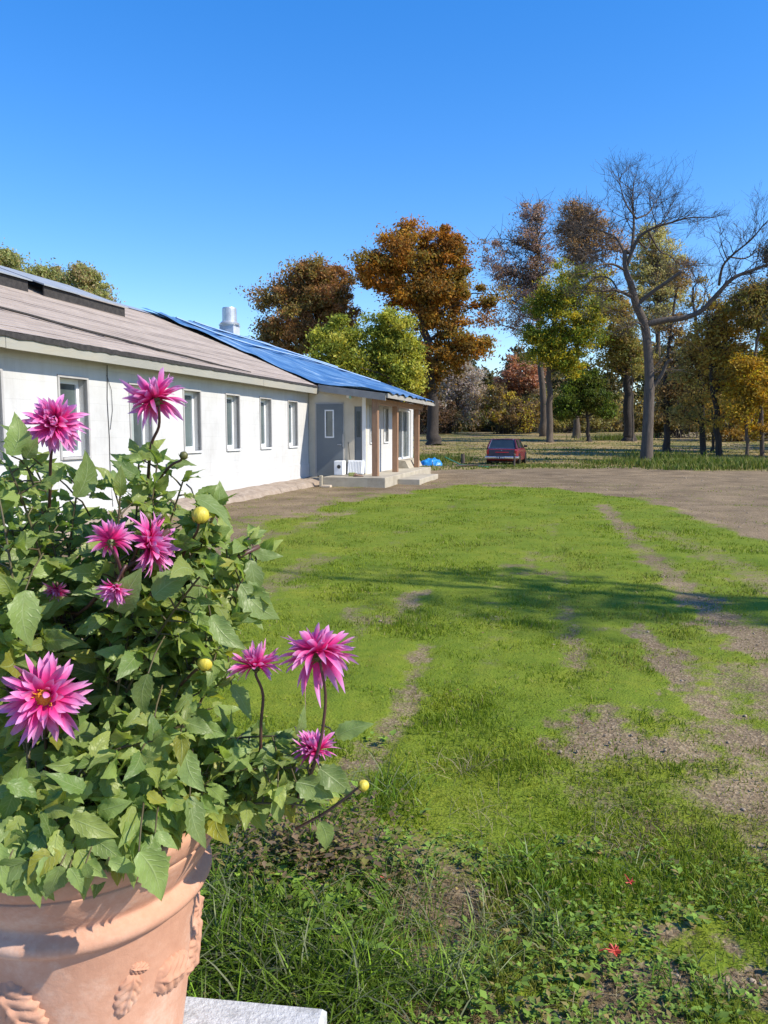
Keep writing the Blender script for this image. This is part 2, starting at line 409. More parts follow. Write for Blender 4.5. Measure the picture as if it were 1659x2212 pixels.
# rough grass in the foreground
n = 42000
a_ = np.radians(rg.uniform(-24, 34, n)); r_ = np.exp(rg.uniform(np.log(1.75), np.log(4.2), n))
x, y = r_*np.sin(a_), r_*np.cos(a_)
cl = fbm(x, y, 5.0, 61); mk_, _ = grass_mask(x, y)
wl = 1-sstep(0.15, 0.75, x)            # taller towards the pot
fr = 1-sstep(2.6, 3.6, y+0.5*(fbm(x, y, 2, 51)-.5)+np.clip(x, 0, 2)*0.45)
keep = (rg.random(n) < fr*sstep(0.44, 0.60, cl)*(0.1+0.9*mk_)*(0.45+0.55*wl))
x, y, cl, wl = x[keep], y[keep], cl[keep], wl[keep]
h = (0.03+0.06*rg.random(len(x)))*(0.7+1.0*(cl-.4)*3)*(0.75+1.1*wl)
blades('rough_grass', x, y, h, 0.0042+0.002*rg.random(len(x)), gcol(len(x), x, y, 0.25)*np.array([0.8, 1.05, 1.2])*(0.5+0.9*rg.random((len(x), 1))), 1.2, 'long rough grass and weeds in front of the lawn', mat=GRASS, lev=(0,.35,.7,1))
# tall grass beside the pot
def tall_cluster(cs, per):
    X, Y, HH = [], [], []
    for (px, py, hh, sp) in cs:
        g = G(px, py); X.append(g.x+rg.normal(0, sp, per)); Y.append(g.y+rg.normal(0, sp, per)); HH.append(hh*(0.5+0.6*rg.random(per)))
    return np.concatenate(X), np.concatenate(Y), np.concatenate(HH)
x, y, h = tall_cluster([(a_, b_, c_*.66, d_*1.25) for a_, b_, c_, d_ in [(520,2130,.34,.07),(600,2180,.36,.07),(690,2200,.34,.07),(740,2120,.26,.07),(780,2210,.26,.06),(560,2050,.32,.08),(650,2060,.30,.08),(470,2060,.3,.08),
    (610,1960,.30,.09),(700,1930,.26,.09),(560,1900,.30,.09),(760,1990,.2,.08),(500,1960,.34,.08),(830,1900,.16,.07),(640,1860,.24,.1),(720,1850,.22,.09)]], 150)
blades('tall_grass', x, y, h, 0.004+0.0035*rg.random(len(x)), gcol(len(x), x, y, 0.22)*np.array([0.62, 0.82, 1.0])*(0.4+0.9*rg.random((len(x), 1))), 1.5, 'tall unmown grass beside the terracotta pot', mat=GRASS, lev=(0,.3,.55,.8,1))
# bent straw
def scat(n, y0, y1, lo, hi, sc, sd, thr):
    px = rg.uniform(380, 1720, n); py = rg.uniform(y0, y1, n); v = (py-1106)/F; t = H/(SP+v*CP); X = (px-829.5)/F*t; Y = t*(CP-v*SP)
    k_ = fbm(X, Y, sc, sd) > thr; X, Y = X[k_], Y[k_]
    return X, Y, lo+(hi-lo)*rg.random(len(X))
x, y, h = scat(42000, 1740, 2240, .010, .055, 6.0, 91, .45)
blades('dead_litter', x, y, h, 0.0026+.002*rg.random(len(x)), np.array([0.26, 0.19, 0.11])*(0.35+1.0*rg.random((len(x), 1))), 2.6, 'brown dead grass litter between the green tufts', mat=GRASS)
x, y, h = tall_cluster([(1000,1670,.15,.05),(1300,1800,.14,.06),(1090,1990,.13,.07),(870,1990,.2,.05),(830,1940,.18,.05),(1050,1780,.16,.08),(1270,2190,.10,.09),(900,2100,.12,.1),(760,1860,.2,.1),(1150,1830,.1,.1)], 45)
blades('dry_straw', x, y, h, np.full(len(x), 0.0032), np.array([0.40, 0.33, 0.19])*(0.6+0.6*rg.random((len(x), 1))), 2.2, 'dry straw stalks lying in the rough grass', mat=GRASS)
# field grass beyond the drive
n = 60000
a_ = np.radians(rg.uniform(-3, 29, n)); r_ = np.exp(rg.uniform(np.log(26), np.log(115), n))
x, y = r_*np.sin(a_), r_*np.cos(a_); mk_, far_ = grass_mask(x, y)
keep = (far_ > 0.4) & (rg.random(n) < np.clip(fbm(x, y, 0.5, 71)*1.6-.2, .1, 1))
x, y, r_ = x[keep], y[keep], r_[keep]
t = sstep(0.36, 0.6, fbm(x, y, 0.22, 73)+0.22*sstep(60, 95, y))[:, None]
c = (np.array([0.12, 0.15, 0.022])*(1-t)+np.array([0.29, 0.235, 0.095])*t)*(0.8+0.4*rg.random((len(x), 1)))
blades('field_grass', x, y, (0.04+0.12*rg.random(len(x)))*np.clip(55/r_, .35, 1), 0.02+r_*0.0010, c, 0.8, 'rough field grass between the drive and the trees', mat=GRASS)
# rank grass round the foot of the bare tree
x, y, h = [], [], []
for (px, py, d, hh, sx, cnt) in [(1340,1004,39,.45,1.0,500),(1450,1022,36,.55,1.6,900),(1540,1022,36,.6,1.4,800),(1620,1020,37,.6,1.3,800),(1500,1035,33.5,.35,1.6,700),(1600,1030,34,.6,1.4,800),(1285,1000,39,.3,.6,300),(1105,1010,36,.2,1.0,400),(1180,1012,36,.2,1.2,400),(960,985,42,.5,1.3,700),(915,985,41,.6,1.0,600),(1330,948,78,1.0,3,500),(1430,985,43,.7,2,600)]:
    g = P(px, py, d); x.append(rg.normal(g.x, sx*.6, cnt)); y.append(rg.normal(g.y, .6, cnt)); h.append(hh*(0.45+0.6*rg.random(cnt)))
x, y, h = map(np.concatenate, (x, y, h))
t = rg.random((len(x), 1))**1.5
blades('rank_grass', x, y, h, np.full(len(x), 0.045), (np.array([0.085, 0.15, 0.015])*(1-t)+np.array([0.26, 0.24, 0.07])*t)*(0.7+0.5*rg.random((len(x), 1))), 0.7, 'rank grass tufts along the far edge of the drive', mat=GRASS)

# ---- weeds (broad leaves close to the ground)
WEED = leaf_mat('weed_leaf', 0.3, 0.5, 0.3)
def weed_mesh():
    V, Q, C = [], [], []; off = 0
    rr_ = random.Random(5)
    spots = []
    for _ in range(3000):
        px = rr_.uniform(420, 1720); py = rr_.uniform(1800, 2270); g = G(px, py)
        if fbm(np.array([g.x]), np.array([g.y]), 2.6, 181)[0] > .54: spots.append((g.x, g.y, rr_.uniform(.008, .022)))
    for _ in range(420):
        px = rr_.gauss(620, 110); py = rr_.gauss(1930, 80); g = G(px, py); spots.append((g.x, g.y, rr_.uniform(.025, .05)))
    for _ in range(1100):
        px = rr_.uniform(430, 1700); py = rr_.uniform(1830, 2260)
        g = G(px, py)
        if fbm(np.array([g.x]), np.array([g.y]), 3.0, 81)[0] > 0.50 - 0.10*(px < 1300): spots.append((g.x, g.y, rr_.uniform(.012, .03)))
    for (px, py, s) in [(870,1850,.03),(930,1880,.035),(830,1610,.04),(1480,1990,.032),(1510,2000,.035),(760,2000,.03),(1230,1950,.028),(1200,2010,.03),(880,2000,.03)]:
        g = G(px, py)
        for _ in range(3): spots.append((g.x+rr_.gauss(0,.03), g.y+rr_.gauss(0,.03), s))
    nb = len(spots)
    for _ in range(420):
        px = rr_.gauss(690, 80); py = rr_.gauss(1870, 45); g = G(px, py); spots.append((g.x, g.y, rr_.uniform(.014, .034)))
    for si, (x0, y0, s) in enumerate(spots):
        for q in range(rr_.randint(4, 9)):
            a = rr_.uniform(0, 2*PI); up = rr_.uniform(0.15, 1.0); L = s*rr_.uniform(.7, 1.5)
            d = Vector((math.cos(a), math.sin(a), up)).normalized(); sd = d.cross(Vector((0,0,1))).normalized()
            w_ = L*rr_.uniform(.16, .34); p = Vector((x0, y0, 0.005+rr_.uniform(0, s*1.6)))
            g1 = rr_.uniform(.6, 1.4); cc = (0.20*g1, 0.31*g1, 0.045*g1) if rr_.random() > .2 else (0.26*g1, 0.21*g1, .07*g1)
            if si >= nb: cc = (0.22*g1, 0.15*g1, 0.08*g1) if rr_.random() < .6 else (0.20*g1, 0.19*g1, .05*g1); p.z += rr_.uniform(0, .13)
            pts = [p, p+d*L*.4+sd*w_, p+d*L*.4-sd*w_, p+d*L-Vector((0,0,L*.25)), p+d*L*.45-Vector((0,0,w_*.35))]
            V += pts; C += [cc]*5; Q += [(off, off+1, off+4), (off, off+4, off+2), (off+1, off+3, off+4), (off+4, off+3, off+2)]; off += 5
    return tag(np_mesh('weeds', np.array(V), [np.array(Q)], WEED, col=np.array(C)), 'low broad leaved weeds among the foreground grass', 'weeds', kind='stuff')
weed_mesh()
# ---- small fallen leaves and bits strewn on the lawn
n = 900
a_ = np.radians(rg.uniform(-20, 31, n)); r_ = np.exp(rg.uniform(np.log(2.3), np.log(30), n)); x, y = r_*np.sin(a_), r_*np.cos(a_)
s_ = (0.004+0.008*rg.random(n)**2)*(1+r_*.07); an = rg.random(n)*2*PI; dx, dy = np.cos(an)*s_, np.sin(an)*s_; zz = terr(x, y)+.022+.02*rg.random(n)
V = np.stack([np.stack([x-dx, y-dy, zz], -1), np.stack([x+dy*.5, y-dx*.5, zz+s_*.5*rg.random(n)], -1), np.stack([x+dx, y+dy, zz+s_*.4*rg.random(n)], -1), np.stack([x-dy*.5, y+dx*.5, zz], -1)], 1)
pc = np.array([(.34,.22,.08),(.24,.13,.05),(.42,.32,.10),(.30,.26,.18),(.16,.10,.06)])[rg.integers(0, 5, n)]*(.7+.6*rg.random((n, 1)))
tag(np_mesh('leaf_litter', V.reshape(-1, 3), [np.arange(n*4).reshape(-1, 4)], GRASS, col=np.repeat(pc, 4, 0)), 'small fallen leaves and bits strewn over the lawn', 'leaf litter', kind='stuff')
# ---- pebbles lying on the bare patches
PEB = pbr('pebble_stone', (0.19, 0.145, 0.10), (0.42, 0.33, 0.23), 3.0, 0.9, 0.3, 60)
ico = [(0,0,1),(.89,0,.45),(.28,.85,.45),(-.72,.53,.45),(-.72,-.53,.45),(.28,-.85,.45),(.72,.53,-.45),(-.28,.85,-.45),(-.89,0,-.45),(-.28,-.85,-.45),(.72,-.53,-.45),(0,0,-1)]
icf = [(0,1,2),(0,2,3),(0,3,4),(0,4,5),(0,5,1),(1,6,2),(2,7,3),(3,8,4),(4,9,5),(5,10,1),(2,6,7),(3,7,8),(4,8,9),(5,9,10),(1,10,6),(6,11,7),(7,11,8),(8,11,9),(9,11,10),(10,11,6)]
n = 16000
a_ = np.radians(rg.uniform(-27, 31, n)); r_ = np.exp(rg.uniform(np.log(2), np.log(32), n)); x, y = r_*np.sin(a_), r_*np.cos(a_)
mk_, far_ = grass_mask(x, y); keep = (mk_ < 0.38) & (far_ < .3); x, y, r_ = x[keep][:4200], y[keep][:4200], r_[keep][:4200]
n = len(x); s = (0.0025+0.009*rg.random(n)**7)*(0.8+r_*0.08)
V = np.array(ico)[None]*np.stack([s*rg.uniform(.7,1.5,n), s*rg.uniform(.7,1.5,n), s*rg.uniform(.35,.8,n)], -1)[:, None]*rg.uniform(.8,1.2,(n,12,1))
V += np.stack([x, y, terr(x, y)+s*.1+.004], -1)[:, None]
FQ = (np.arange(n)*12)[:, None, None]+np.array(icf)[None]
tag(np_mesh('pebbles', V.reshape(-1, 3), [FQ.reshape(-1, 3)], PEB), 'loose pebbles scattered over the gravel', 'gravel', kind='stuff')

# ------------------------------------------------------------------ the long house
C0 = Vector((-2.38, 24.4, 0)); ANG = R(14.1)
def loc2w(q, s, z=0): return Vector((C0.x+q*math.cos(ANG)+s*math.sin(ANG), C0.y-q*math.sin(ANG)+s*math.cos(ANG), z))
house = empty('long_house', C0, -ANG, 'long low white house with shingle roof, blue tarp and timber porch', 'house')
m, nt, b = new_mat('white_painted_block')
tc = nt.nodes.new('ShaderNodeTexCoord'); sx = nt.nodes.new('ShaderNodeSeparateXYZ'); nt.links.new(tc.outputs['Object'], sx.inputs[0])
cb = nt.nodes.new('ShaderNodeCombineXYZ'); nt.links.new(math_(nt, 'ADD', sx.outputs[1], sx.outputs[0]), cb.inputs[0]); nt.links.new(sx.outputs[2], cb.inputs[1])
br = nd(nt, 'ShaderNodeTexBrick', Scale=1.0); br.inputs['Brick Width'].default_value = 0.9; br.inputs['Row Height'].default_value = 0.3; br.inputs['Mortar Size'].default_value = 0.006
br.inputs['Color1'].default_value = (1,1,1,1); br.inputs['Color2'].default_value = (.97,.97,.97,1); br.inputs['Mortar'].default_value = (.55,.55,.55,1); nt.links.new(cb.outputs[0], br.inputs['Vector'])
stn = noise_(nt, 0.8, 6, 0.7); sr = ramp(nt, [(0.3, (0.48, 0.475, 0.465)), (0.5, (0.55, 0.55, 0.545)), (0.7, (0.58, 0.585, 0.585))]); nt.links.new(stn, sr.inputs[0])
fk = noise_(nt, 7, 6, 0.8); fr_ = ramp(nt, [(0.60, (0,0,0)), (0.70, (1,1,1))]); nt.links.new(fk, fr_.inputs[0])
lowd = nd(nt, 'ShaderNodeMapRange'); lowd.inputs[1].default_value = 0.75; lowd.inputs[2].default_value = 0.05; lowd.inputs[3].default_value = 0.05; lowd.inputs[4].default_value = 0.8; nt.links.new(sx.outputs[2], lowd.inputs[0])
cc = mixc(nt, math_(nt, 'MULTIPLY', fr_.outputs[0], lowd.outputs[0]), sr.outputs[0], (0.48, 0.43, 0.37))
mp = nd(nt, 'ShaderNodeMapping'); mp.inputs['Scale'].default_value = (2.2, 2.2, .28); nt.links.new(tc.outputs['Object'], mp.inputs['Vector'])
dr = ramp(nt, [(0.36, (0.80, 0.775, 0.73)), (0.52, (1, 1, 1))]); nt.links.new(noise_(nt, 2.0, 6, .7, mp.outputs[0]), dr.inputs[0])
cc = mixc(nt, 0.30, cc, dr.outputs[0], 'MULTIPLY')
cc = mixc(nt, 0.16, cc, br.outputs['Color'], 'MULTIPLY')
nt.links.new(cc, b.inputs['Base Color']); b.inputs['Roughness'].default_value = 0.8
bump_(nt, b, math_(nt, 'ADD', math_(nt, 'MULTIPLY', noise_(nt, 30, 5), 0.5), br.outputs['Color']), 0.35, 0.006)
WALL = m
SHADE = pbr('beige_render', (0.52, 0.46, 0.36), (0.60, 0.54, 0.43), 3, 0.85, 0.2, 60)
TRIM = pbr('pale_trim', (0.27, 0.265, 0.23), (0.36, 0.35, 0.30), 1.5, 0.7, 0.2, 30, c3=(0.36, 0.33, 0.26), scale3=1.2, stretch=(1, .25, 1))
WHITE = pbr('white_frame', (0.78, 0.79, 0.80), (0.82, 0.83, 0.84), 5, 0.4)
GREYF = pbr('grey_surround', (0.36, 0.35, 0.34), (0.44, 0.43, 0.42), 5, 0.7)
GLASS = glass_mat('window_glass')  # mottled grey-green base colour has the pane reflections painted in
BLIND = pbr('grey_blind', (0.30, 0.34, 0.33), (0.38, 0.42, 0.41), 4, 0.6)
DOORM = pbr('grey_steel_door', (0.125, 0.15, 0.17), (0.15, 0.175, 0.195), 2, 0.5, 0.1, 20)
DARK = pbr('dark_felt_edge', (0.02, 0.018, 0.018), (0.05, 0.045, 0.042), 12, 0.9, 0.4, 40)
CONC = pbr('porch_concrete', (0.36, 0.32, 0.245), (0.46, 0.41, 0.32), 2.5, 0.9, 0.3, 50, c3=(0.30, 0.255, 0.19), scale3=1.1)
WOOD = pbr('brown_timber', (0.23, 0.125, 0.07), (0.34, 0.20, 0.12), 3, 0.7, 0.3, 20, stretch=(8, 8, 0.7))
METAL = pbr('galvanised_metal', (0.45, 0.46, 0.47), (0.60, 0.61, 0.62), 4, 0.42, 0.1, 12, metal=0.6)
# shingles
m, nt, b = new_mat('tan_shingle')
tc = nt.nodes.new('ShaderNodeTexCoord'); n1 = noise_(nt, 0.7, 5, 0.6); n2 = noise_(nt, 45, 3, 0.7)
sx = nt.nodes.new('ShaderNodeSeparateXYZ'); nt.links.new(tc.outputs['Object'], sx.inputs[0])
cb = nt.nodes.new('ShaderNodeCombineXYZ'); nt.links.new(sx.outputs[1], cb.inputs[0]); nt.links.new(math_(nt, 'MULTIPLY', sx.outputs[0], 1.0), cb.inputs[1])
br = nd(nt, 'ShaderNodeTexBrick', Scale=1.0); br.inputs['Brick Width'].default_value = 0.3; br.inputs['Row Height'].default_value = 0.145; br.inputs['Mortar Size'].default_value = 0.004
br.inputs['Color1'].default_value = (.89,.88,.87,1); br.inputs['Color2'].default_value = (1.08,1.08,1.08,1); br.inputs['Mortar'].default_value = (.6,.6,.6,1); nt.links.new(cb.outputs[0], br.inputs['Vector'])
r1 = ramp(nt, [(0.3, (0.31, 0.255, 0.215)), (0.7, (0.40, 0.335, 0.285))]); nt.links.new(math_(nt, 'ADD', math_(nt, 'MULTIPLY', n1, .6), math_(nt, 'MULTIPLY', n2, .4)), r1.inputs[0])
nt.links.new(mixc(nt, 0.7, r1.outputs[0], br.outputs['Color'], 'MULTIPLY'), b.inputs['Base Color']); b.inputs['Roughness'].default_value = 0.9
bump_(nt, b, n2, 0.4, 0.01); SHING = m
# tarp
m, nt, b = new_mat('blue_tarp')
tc = nt.nodes.new('ShaderNodeTexCoord'); mp = nd(nt, 'ShaderNodeMapping'); mp.inputs['Scale'].default_value = (0.5, 3.2, 0.5); mp.inputs['Rotation'].default_value = (0, 0, R(6)); nt.links.new(tc.outputs['Object'], mp.inputs['Vector'])
wv = noise_(nt, 1.6, 6, 0.6, mp.outputs[0], 0.6)
rb = ramp(nt, [(0.28, (0.04, 0.105, 0.24)), (0.46, (0.065, 0.155, 0.32)), (0.58, (0.13, 0.25, 0.42)), (0.70, (0.36, 0.47, 0.60))]); nt.links.new(wv, rb.inputs[0])
nt.links.new(rb.outputs[0], b.inputs['Base Color']); b.inputs['Roughness'].default_value = 0.3; b.inputs['Specular IOR Level'].default_value = 0.8
bump_(nt, b, wv, 0.8, 0.08); TARP = m

WT = 2.86     # wall top
# main wall with window openings, built as strips between openings
def sof(px):  # along-wall position seen at photo column px, on the main wall plane
    u = (px-829.5)/F/(CP+0.1*SP*0)
    return (u*C0.y-C0.x)/(math.sin(ANG)-u*math.cos(ANG))
wins = []
for (l, r_, ) in [(138.5,197),(287,333),(399,434),(490,517),(563,586),(624,644.5)]:
    wins.append((sof(l), sof(r_)))
ctr = [(a+b_)/2 for a, b_ in wins]
step = (ctr[-1]-ctr[0])/5
first = ctr[0]
WZ0, WZ1, WW = 1.19, 2.50, 0.36
wc = [first+step*i for i in range(-3, 6)]
SMIN = -24.0
print('windows at', [round(c, 2) for c in ctr], step)
mb = MB()
def wall_with_holes(mb, q0, q1, s0, s1, z0, z1, holes):
    """slab between q0..q1 with rectangular holes (sa,sb,za,zb) sorted by s"""
    cur = s0
    for (sa, sb, za, zb) in holes:
        mb.box((q0, cur, z0), (q1, sa, z1))
        mb.box((q0, sa, z0), (q1, sb, za)); mb.box((q0, sa, zb), (q1, sb, z1))
        cur = sb
    mb.box((q0, cur, z0), (q1, s1, z1))
wall_with_holes(mb, -0.28, 0.0, SMIN, 0.0, 0.02, WT, [(c-WW, c+WW, WZ0, WZ1) for c in wc])
# thicker foot course (slightly proud, like the rendered plinth)
mb.box((0.0, SMIN, 0.02), (0.022, -0.002, 0.62))
main_wall = mb.build('wall', WALL, house)
def window(sc, q, z0, z1, hw, depth=0.15, parent=house, blind=0.0):
    f = MB(); t = 0.065; qd = q-depth
    f.box((qd-.05, sc-hw, z0+.002), (qd, sc-hw+t, z1)); f.box((qd-.05, sc+hw-t, z0+.002), (qd, sc+hw, z1))
    f.box((qd-.05, sc-hw+t, z0+.002), (qd, sc+hw-t, z0+t+.03)); f.box((qd-.05, sc-hw+t, z1-t-.02), (qd, sc+hw-t, z1))
    f.box((qd-.075, sc+hw-t-.12, z0+t+.03), (qd-.045, sc+hw-t-.09, z1-t-.02))
    fo = f.build('window', WHITE, parent)
    MB().box((qd-.04, sc-hw+t, z0+t+.03), (qd-.03, sc+hw-t, z1-t-.02)).build('pane', GLASS, fo)
    s_ = MB()   # grey surround proud of the wall
    o = .045
    s_.box((q-.06, sc-hw-o, z1), (q+.025, sc+hw+o, z1+o)); s_.box((q-.06, sc+hw, z0-o), (q+.025, sc+hw+o, z1)); s_.box((q-.06, sc-hw-o, z0-o), (q+.02, sc-hw, z1))
    s_.build('surround', GREYF, fo)
    MB().box((q-.14, sc-hw+.001, z0-o), (q+.045, sc+hw-.001, z0), .006).build('sill', WHITE if sc > -8 else GREYF, fo)
    if blind: MB().box((qd-.029, sc-hw+t, z0+.10), (qd-.020, sc-hw+t+blind, z1-.09)).build('curtain', BLIND, fo)
    return fo
for i_, c in enumerate(wc): window(c, 0.0, WZ0, WZ1, WW, blind=(0, .2, .12, 0, .3, .16, 0, .22, .1)[i_ % 9])
# dark room behind
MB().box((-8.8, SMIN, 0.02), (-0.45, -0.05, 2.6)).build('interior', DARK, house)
# back and end walls
MB().box((-9.1, SMIN, 0.02), (-8.82, 6.2, 2.9)).build('wall', WALL, house)
mb = MB(); mb.add([(-9.1,SMIN-.28,.02),(0,SMIN-.28,.02),(0,SMIN-.28,2.86),(-4.55,SMIN-.28,5.05),(-9.1,SMIN-.28,2.86),(-9.1,SMIN-.003,.02),(0,SMIN-.003,.02),(0,SMIN-.003,2.86),(-4.55,SMIN-.003,5.05),(-9.1,SMIN-.003,2.86)],
    [(0,1,2,3,4),(9,8,7,6,5),(0,5,6,1),(1,6,7,2),(2,7,8,3),(3,8,9,4),(4,9,5,0)]); mb.build('wall', WALL, house)
# foundation ledge along the foot
mb = MB(); rn = random.Random(3); N = 70; vs = []
for i in range(N+1):
    s = SMIN+(0.55-SMIN)*i/N; o = 0.60+rn.uniform(-.06, .06); zt = .15+rn.uniform(-.025, .02)
    vs += [(0.0, s, .19+rn.uniform(-.01, .02)), (o*.55, s, zt+.02), (o, s, zt-.05), (o+.10, s, -.06)]
mb.add(vs, [(i*4+k, i*4+k+1, i*4+5+k, i*4+4+k) for i in range(N) for k in range(3)]+[(N*4,N*4+3,N*4+2,N*4+1)])
LEDGE = pbr('rough_ledge', (0.27, 0.205, 0.15), (0.38, 0.31, 0.245), 6, 0.95, 0.8, 25, c3=(0.20, 0.155, 0.115), scale3=4)
mb.build('foundation', LEDGE, house)
# shingle roof: stepped courses, slightly wavy
EQ, EZ, RQ, RZ = 0.30, 3.03, -4.55, 5.22
def course_roof(q_e, z_e, q_r, z_r, s0, s1, name, mat, rows=36, cols=64):
    vs, fs = [], []
    for r in range(rows):
        for e in (0, 1):
            t = (r+e)/rows
            for c in range(cols+1):
                s = s0+(s1-s0)*c/cols
                wob = 0.006*math.sin(s*.9+r*1.7)*0.5+0.02*(mnoise.noise(Vector((s*.35, r*.35, 4)))) 
                tt = min(max(t+(wob/5.3 if 0 < t < 1 else 0), 0), 1)
                q = q_e+(q_r-q_e)*tt; z = z_e+(z_r-z_e)*tt+(0.009 if e == 0 else 0.0)+0.014*mnoise.noise(Vector((s*.5, t*4, 9)))
                vs.append((q, s, z))
        b0 = r*2*(cols+1)
        for c in range(cols): fs.append((b0+c, b0+c+1, b0+cols+2+c, b0+cols+1+c))
        if r:
            p0 = b0-(cols+1)
            for c in range(cols): fs.append((p0+c, p0+c+1, b0+c+1, b0+c))
    mb = MB().add(vs, fs)
    return mb
course_roof(EQ+.03, EZ, RQ, RZ, SMIN-.3, 0.05, 'roof', SHING).build('roof', SHING, house, label='tan shingle roof slope')
mb = MB(); mb.quad((RQ, SMIN-.3, RZ), (RQ, 6.3, RZ), (-9.4, 6.3, 3.0), (-9.4, SMIN-.3, 3.0)); mb.build('roof', SHING, house)
# wandering loose seam across the shingles
mb = MB(); pts = []
for i in range(15):
    t = i/14; s = -14.5+9.5*t; tt = 0.33*(1-t)**1.3+0.01
    pts.append((EQ+.03+(RQ-EQ)*tt, s, EZ+(RZ-EZ)*tt+.045+.006*math.sin(i*2)))
mb.tube(pts, [.012+.014*math.sin(PI*i/14) for i in range(15)], 5); mb.build('roof_seam', DARK, house)
# ragged dark felt edge above the fascia
mb = MB(); rn = random.Random(8); vs = []; N = 160
for i in range(N+1):
    s = SMIN-.3+(0.05-SMIN+.3)*i/N; k = max(0.4, min(1.2, (-s-2)/9))
    top = EZ-.004+.02*k*rn.random(); bot = EZ-.035-.05*k*(.5+.5*rn.random())
    vs += [(EQ+.045, s, top), (EQ+.05, s, bot)]
mb.add(vs, [(2*i, 2*i+1, 2*i+3, 2*i+2) for i in range(N)]); mb.build('felt_edge', DARK, house)
# fascia boards + soffit
mb = MB(); seams = [SMIN-.3, -13.6, -9.15, -4.3, 0.02]
for i, (a, b_) in enumerate(zip(seams[:-1], seams[1:])):
    mb.box((EQ-.02, a, 2.80-(.006 if i%2 else 0)), (EQ+.025+(.004 if i%2 else 0), b_-.006, 3.0))
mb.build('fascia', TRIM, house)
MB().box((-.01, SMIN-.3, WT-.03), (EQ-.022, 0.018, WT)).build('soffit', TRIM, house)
# ridge cap
mb = MB(); mb.add([(RQ-.22,SMIN-.3,RZ-.07),(RQ,SMIN-.3,RZ+.05),(RQ+.22,SMIN-.3,RZ-.07),(RQ-.22,0,RZ-.07),(RQ,0,RZ+.05),(RQ+.22,0,RZ-.07)], [(0,1,4,3),(1,2,5,4)]); mb.build('ridge_cap', METAL, house)
PANEL = pbr('weathered_panel', (.24,.26,.28), (.34,.36,.38), 3, .55, .2, 8)
mb = MB()
mb.add([(-9.1,5.95,2.55),(1.58,5.95,2.55),(1.58,5.95,3.05),(RQ,5.95,5.12),(-9.1,5.95,2.98),(-9.1,6.10,2.55),(1.58,6.10,2.55),(1.58,6.10,3.05),(RQ,6.10,5.12),(-9.1,6.10,2.98)],[(0,1,2,3,4),(9,8,7,6,5),(0,5,6,1),(1,6,7,2),(2,7,8,3),(3,8,9,4),(4,9,5,0)])
mb.build('gable', WALL, house)
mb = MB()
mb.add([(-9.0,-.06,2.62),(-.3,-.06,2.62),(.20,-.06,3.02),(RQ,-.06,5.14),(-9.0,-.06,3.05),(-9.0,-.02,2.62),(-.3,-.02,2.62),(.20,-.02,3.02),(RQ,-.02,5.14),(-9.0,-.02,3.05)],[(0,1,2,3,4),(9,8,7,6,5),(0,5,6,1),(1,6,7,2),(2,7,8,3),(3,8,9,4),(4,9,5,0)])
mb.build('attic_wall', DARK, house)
# raised ridge vents
def ridge_vent(s0, s1, q1, hgt):
    t = lambda q: EZ+(RZ-EZ)*(q-EQ)/(RQ-EQ)
    zr = RZ+.13; zf = t(q1)+hgt
    v = MB(); v.box((q1-.03, s0, t(q1)-.05), (q1, s1, zf-.03)); v.box((RQ+.05, s1-.03, t(q1)), (q1-.03, s1-.001, zf-.03))
    o = v.build('ridge_vent', DARK, house)
    pn = MB(); e = .07
    pn.add([(RQ-.05, s0-e, zr), (q1+.06, s0-e, zf-.03), (q1+.06, s1+e, zf-.03), (RQ-.05, s1+e, zr), (RQ-.05, s0-e, zr+.03), (q1+.06, s0-e, zf), (q1+.06, s1+e, zf), (RQ-.05, s1+e, zr+.03)],
        [(3,2,1,0),(4,5,6,7),(0,1,5,4),(1,2,6,5),(2,3,7,6),(3,0,4,7)]); pn.build('cover_panel', PANEL, o)
ridge_vent(-14.5, -8.95, RQ+1.6, .27); ridge_vent(-8.45, -5.4, RQ+1.6, .26)
# blue tarp roof over the second half
def tarp_z(q, s):
    tq = (q-RQ)/(2.92-RQ); straight = RZ+.05+(2.70-RZ-.05)*tq
    if q <= EQ: bent = RZ+.05+(EZ+.05-RZ-.05)*(q-RQ)/(EQ-RQ)
    else: bent = EZ+.05+(2.70-EZ-.05)*(q-EQ)/(2.92-EQ)
    k = min(max((s+.2)/3.2, 0), 1); k = k*k*(3-2*k)
    return bent*(1-k)+straight*k
vs, fs = [], []; NQ, NS = 50, 90
def tarp_s0(q):   # ragged near edge; steps forward over the porch
    if q > EQ+.02: return -1.25*min(1, (q-EQ)/2.4)
    t = (q-RQ)/(EQ-RQ)
    return -2.0*(1-t)**2.0-0.05
for i in range(NQ+1):
    q = RQ+(2.92-RQ)*i/NQ; s0 = tarp_s0(q)
    for j in range(NS+1):
        s = s0+(6.35-s0)*j/NS
        dz = 0.07*mnoise.noise(Vector((q*.5, s*1.6, 3)))+0.03*abs(mnoise.noise(Vector((q*1.1, s*4, 13))))+0.025*math.sin(s*7+q*1.2+3*mnoise.noise(Vector((q, s, 1))))
        vs.append((q, s, tarp_z(q, s)+dz+.05))
fs = [(i*(NS+1)+j, i*(NS+1)+j+1, (i+1)*(NS+1)+j+1, (i+1)*(NS+1)+j) for i in range(NQ) for j in range(NS)]
MB().add(vs, fs).build('tarp_roof', TARP, house, smooth=True, label='blue tarpaulin stretched over the far roof half')
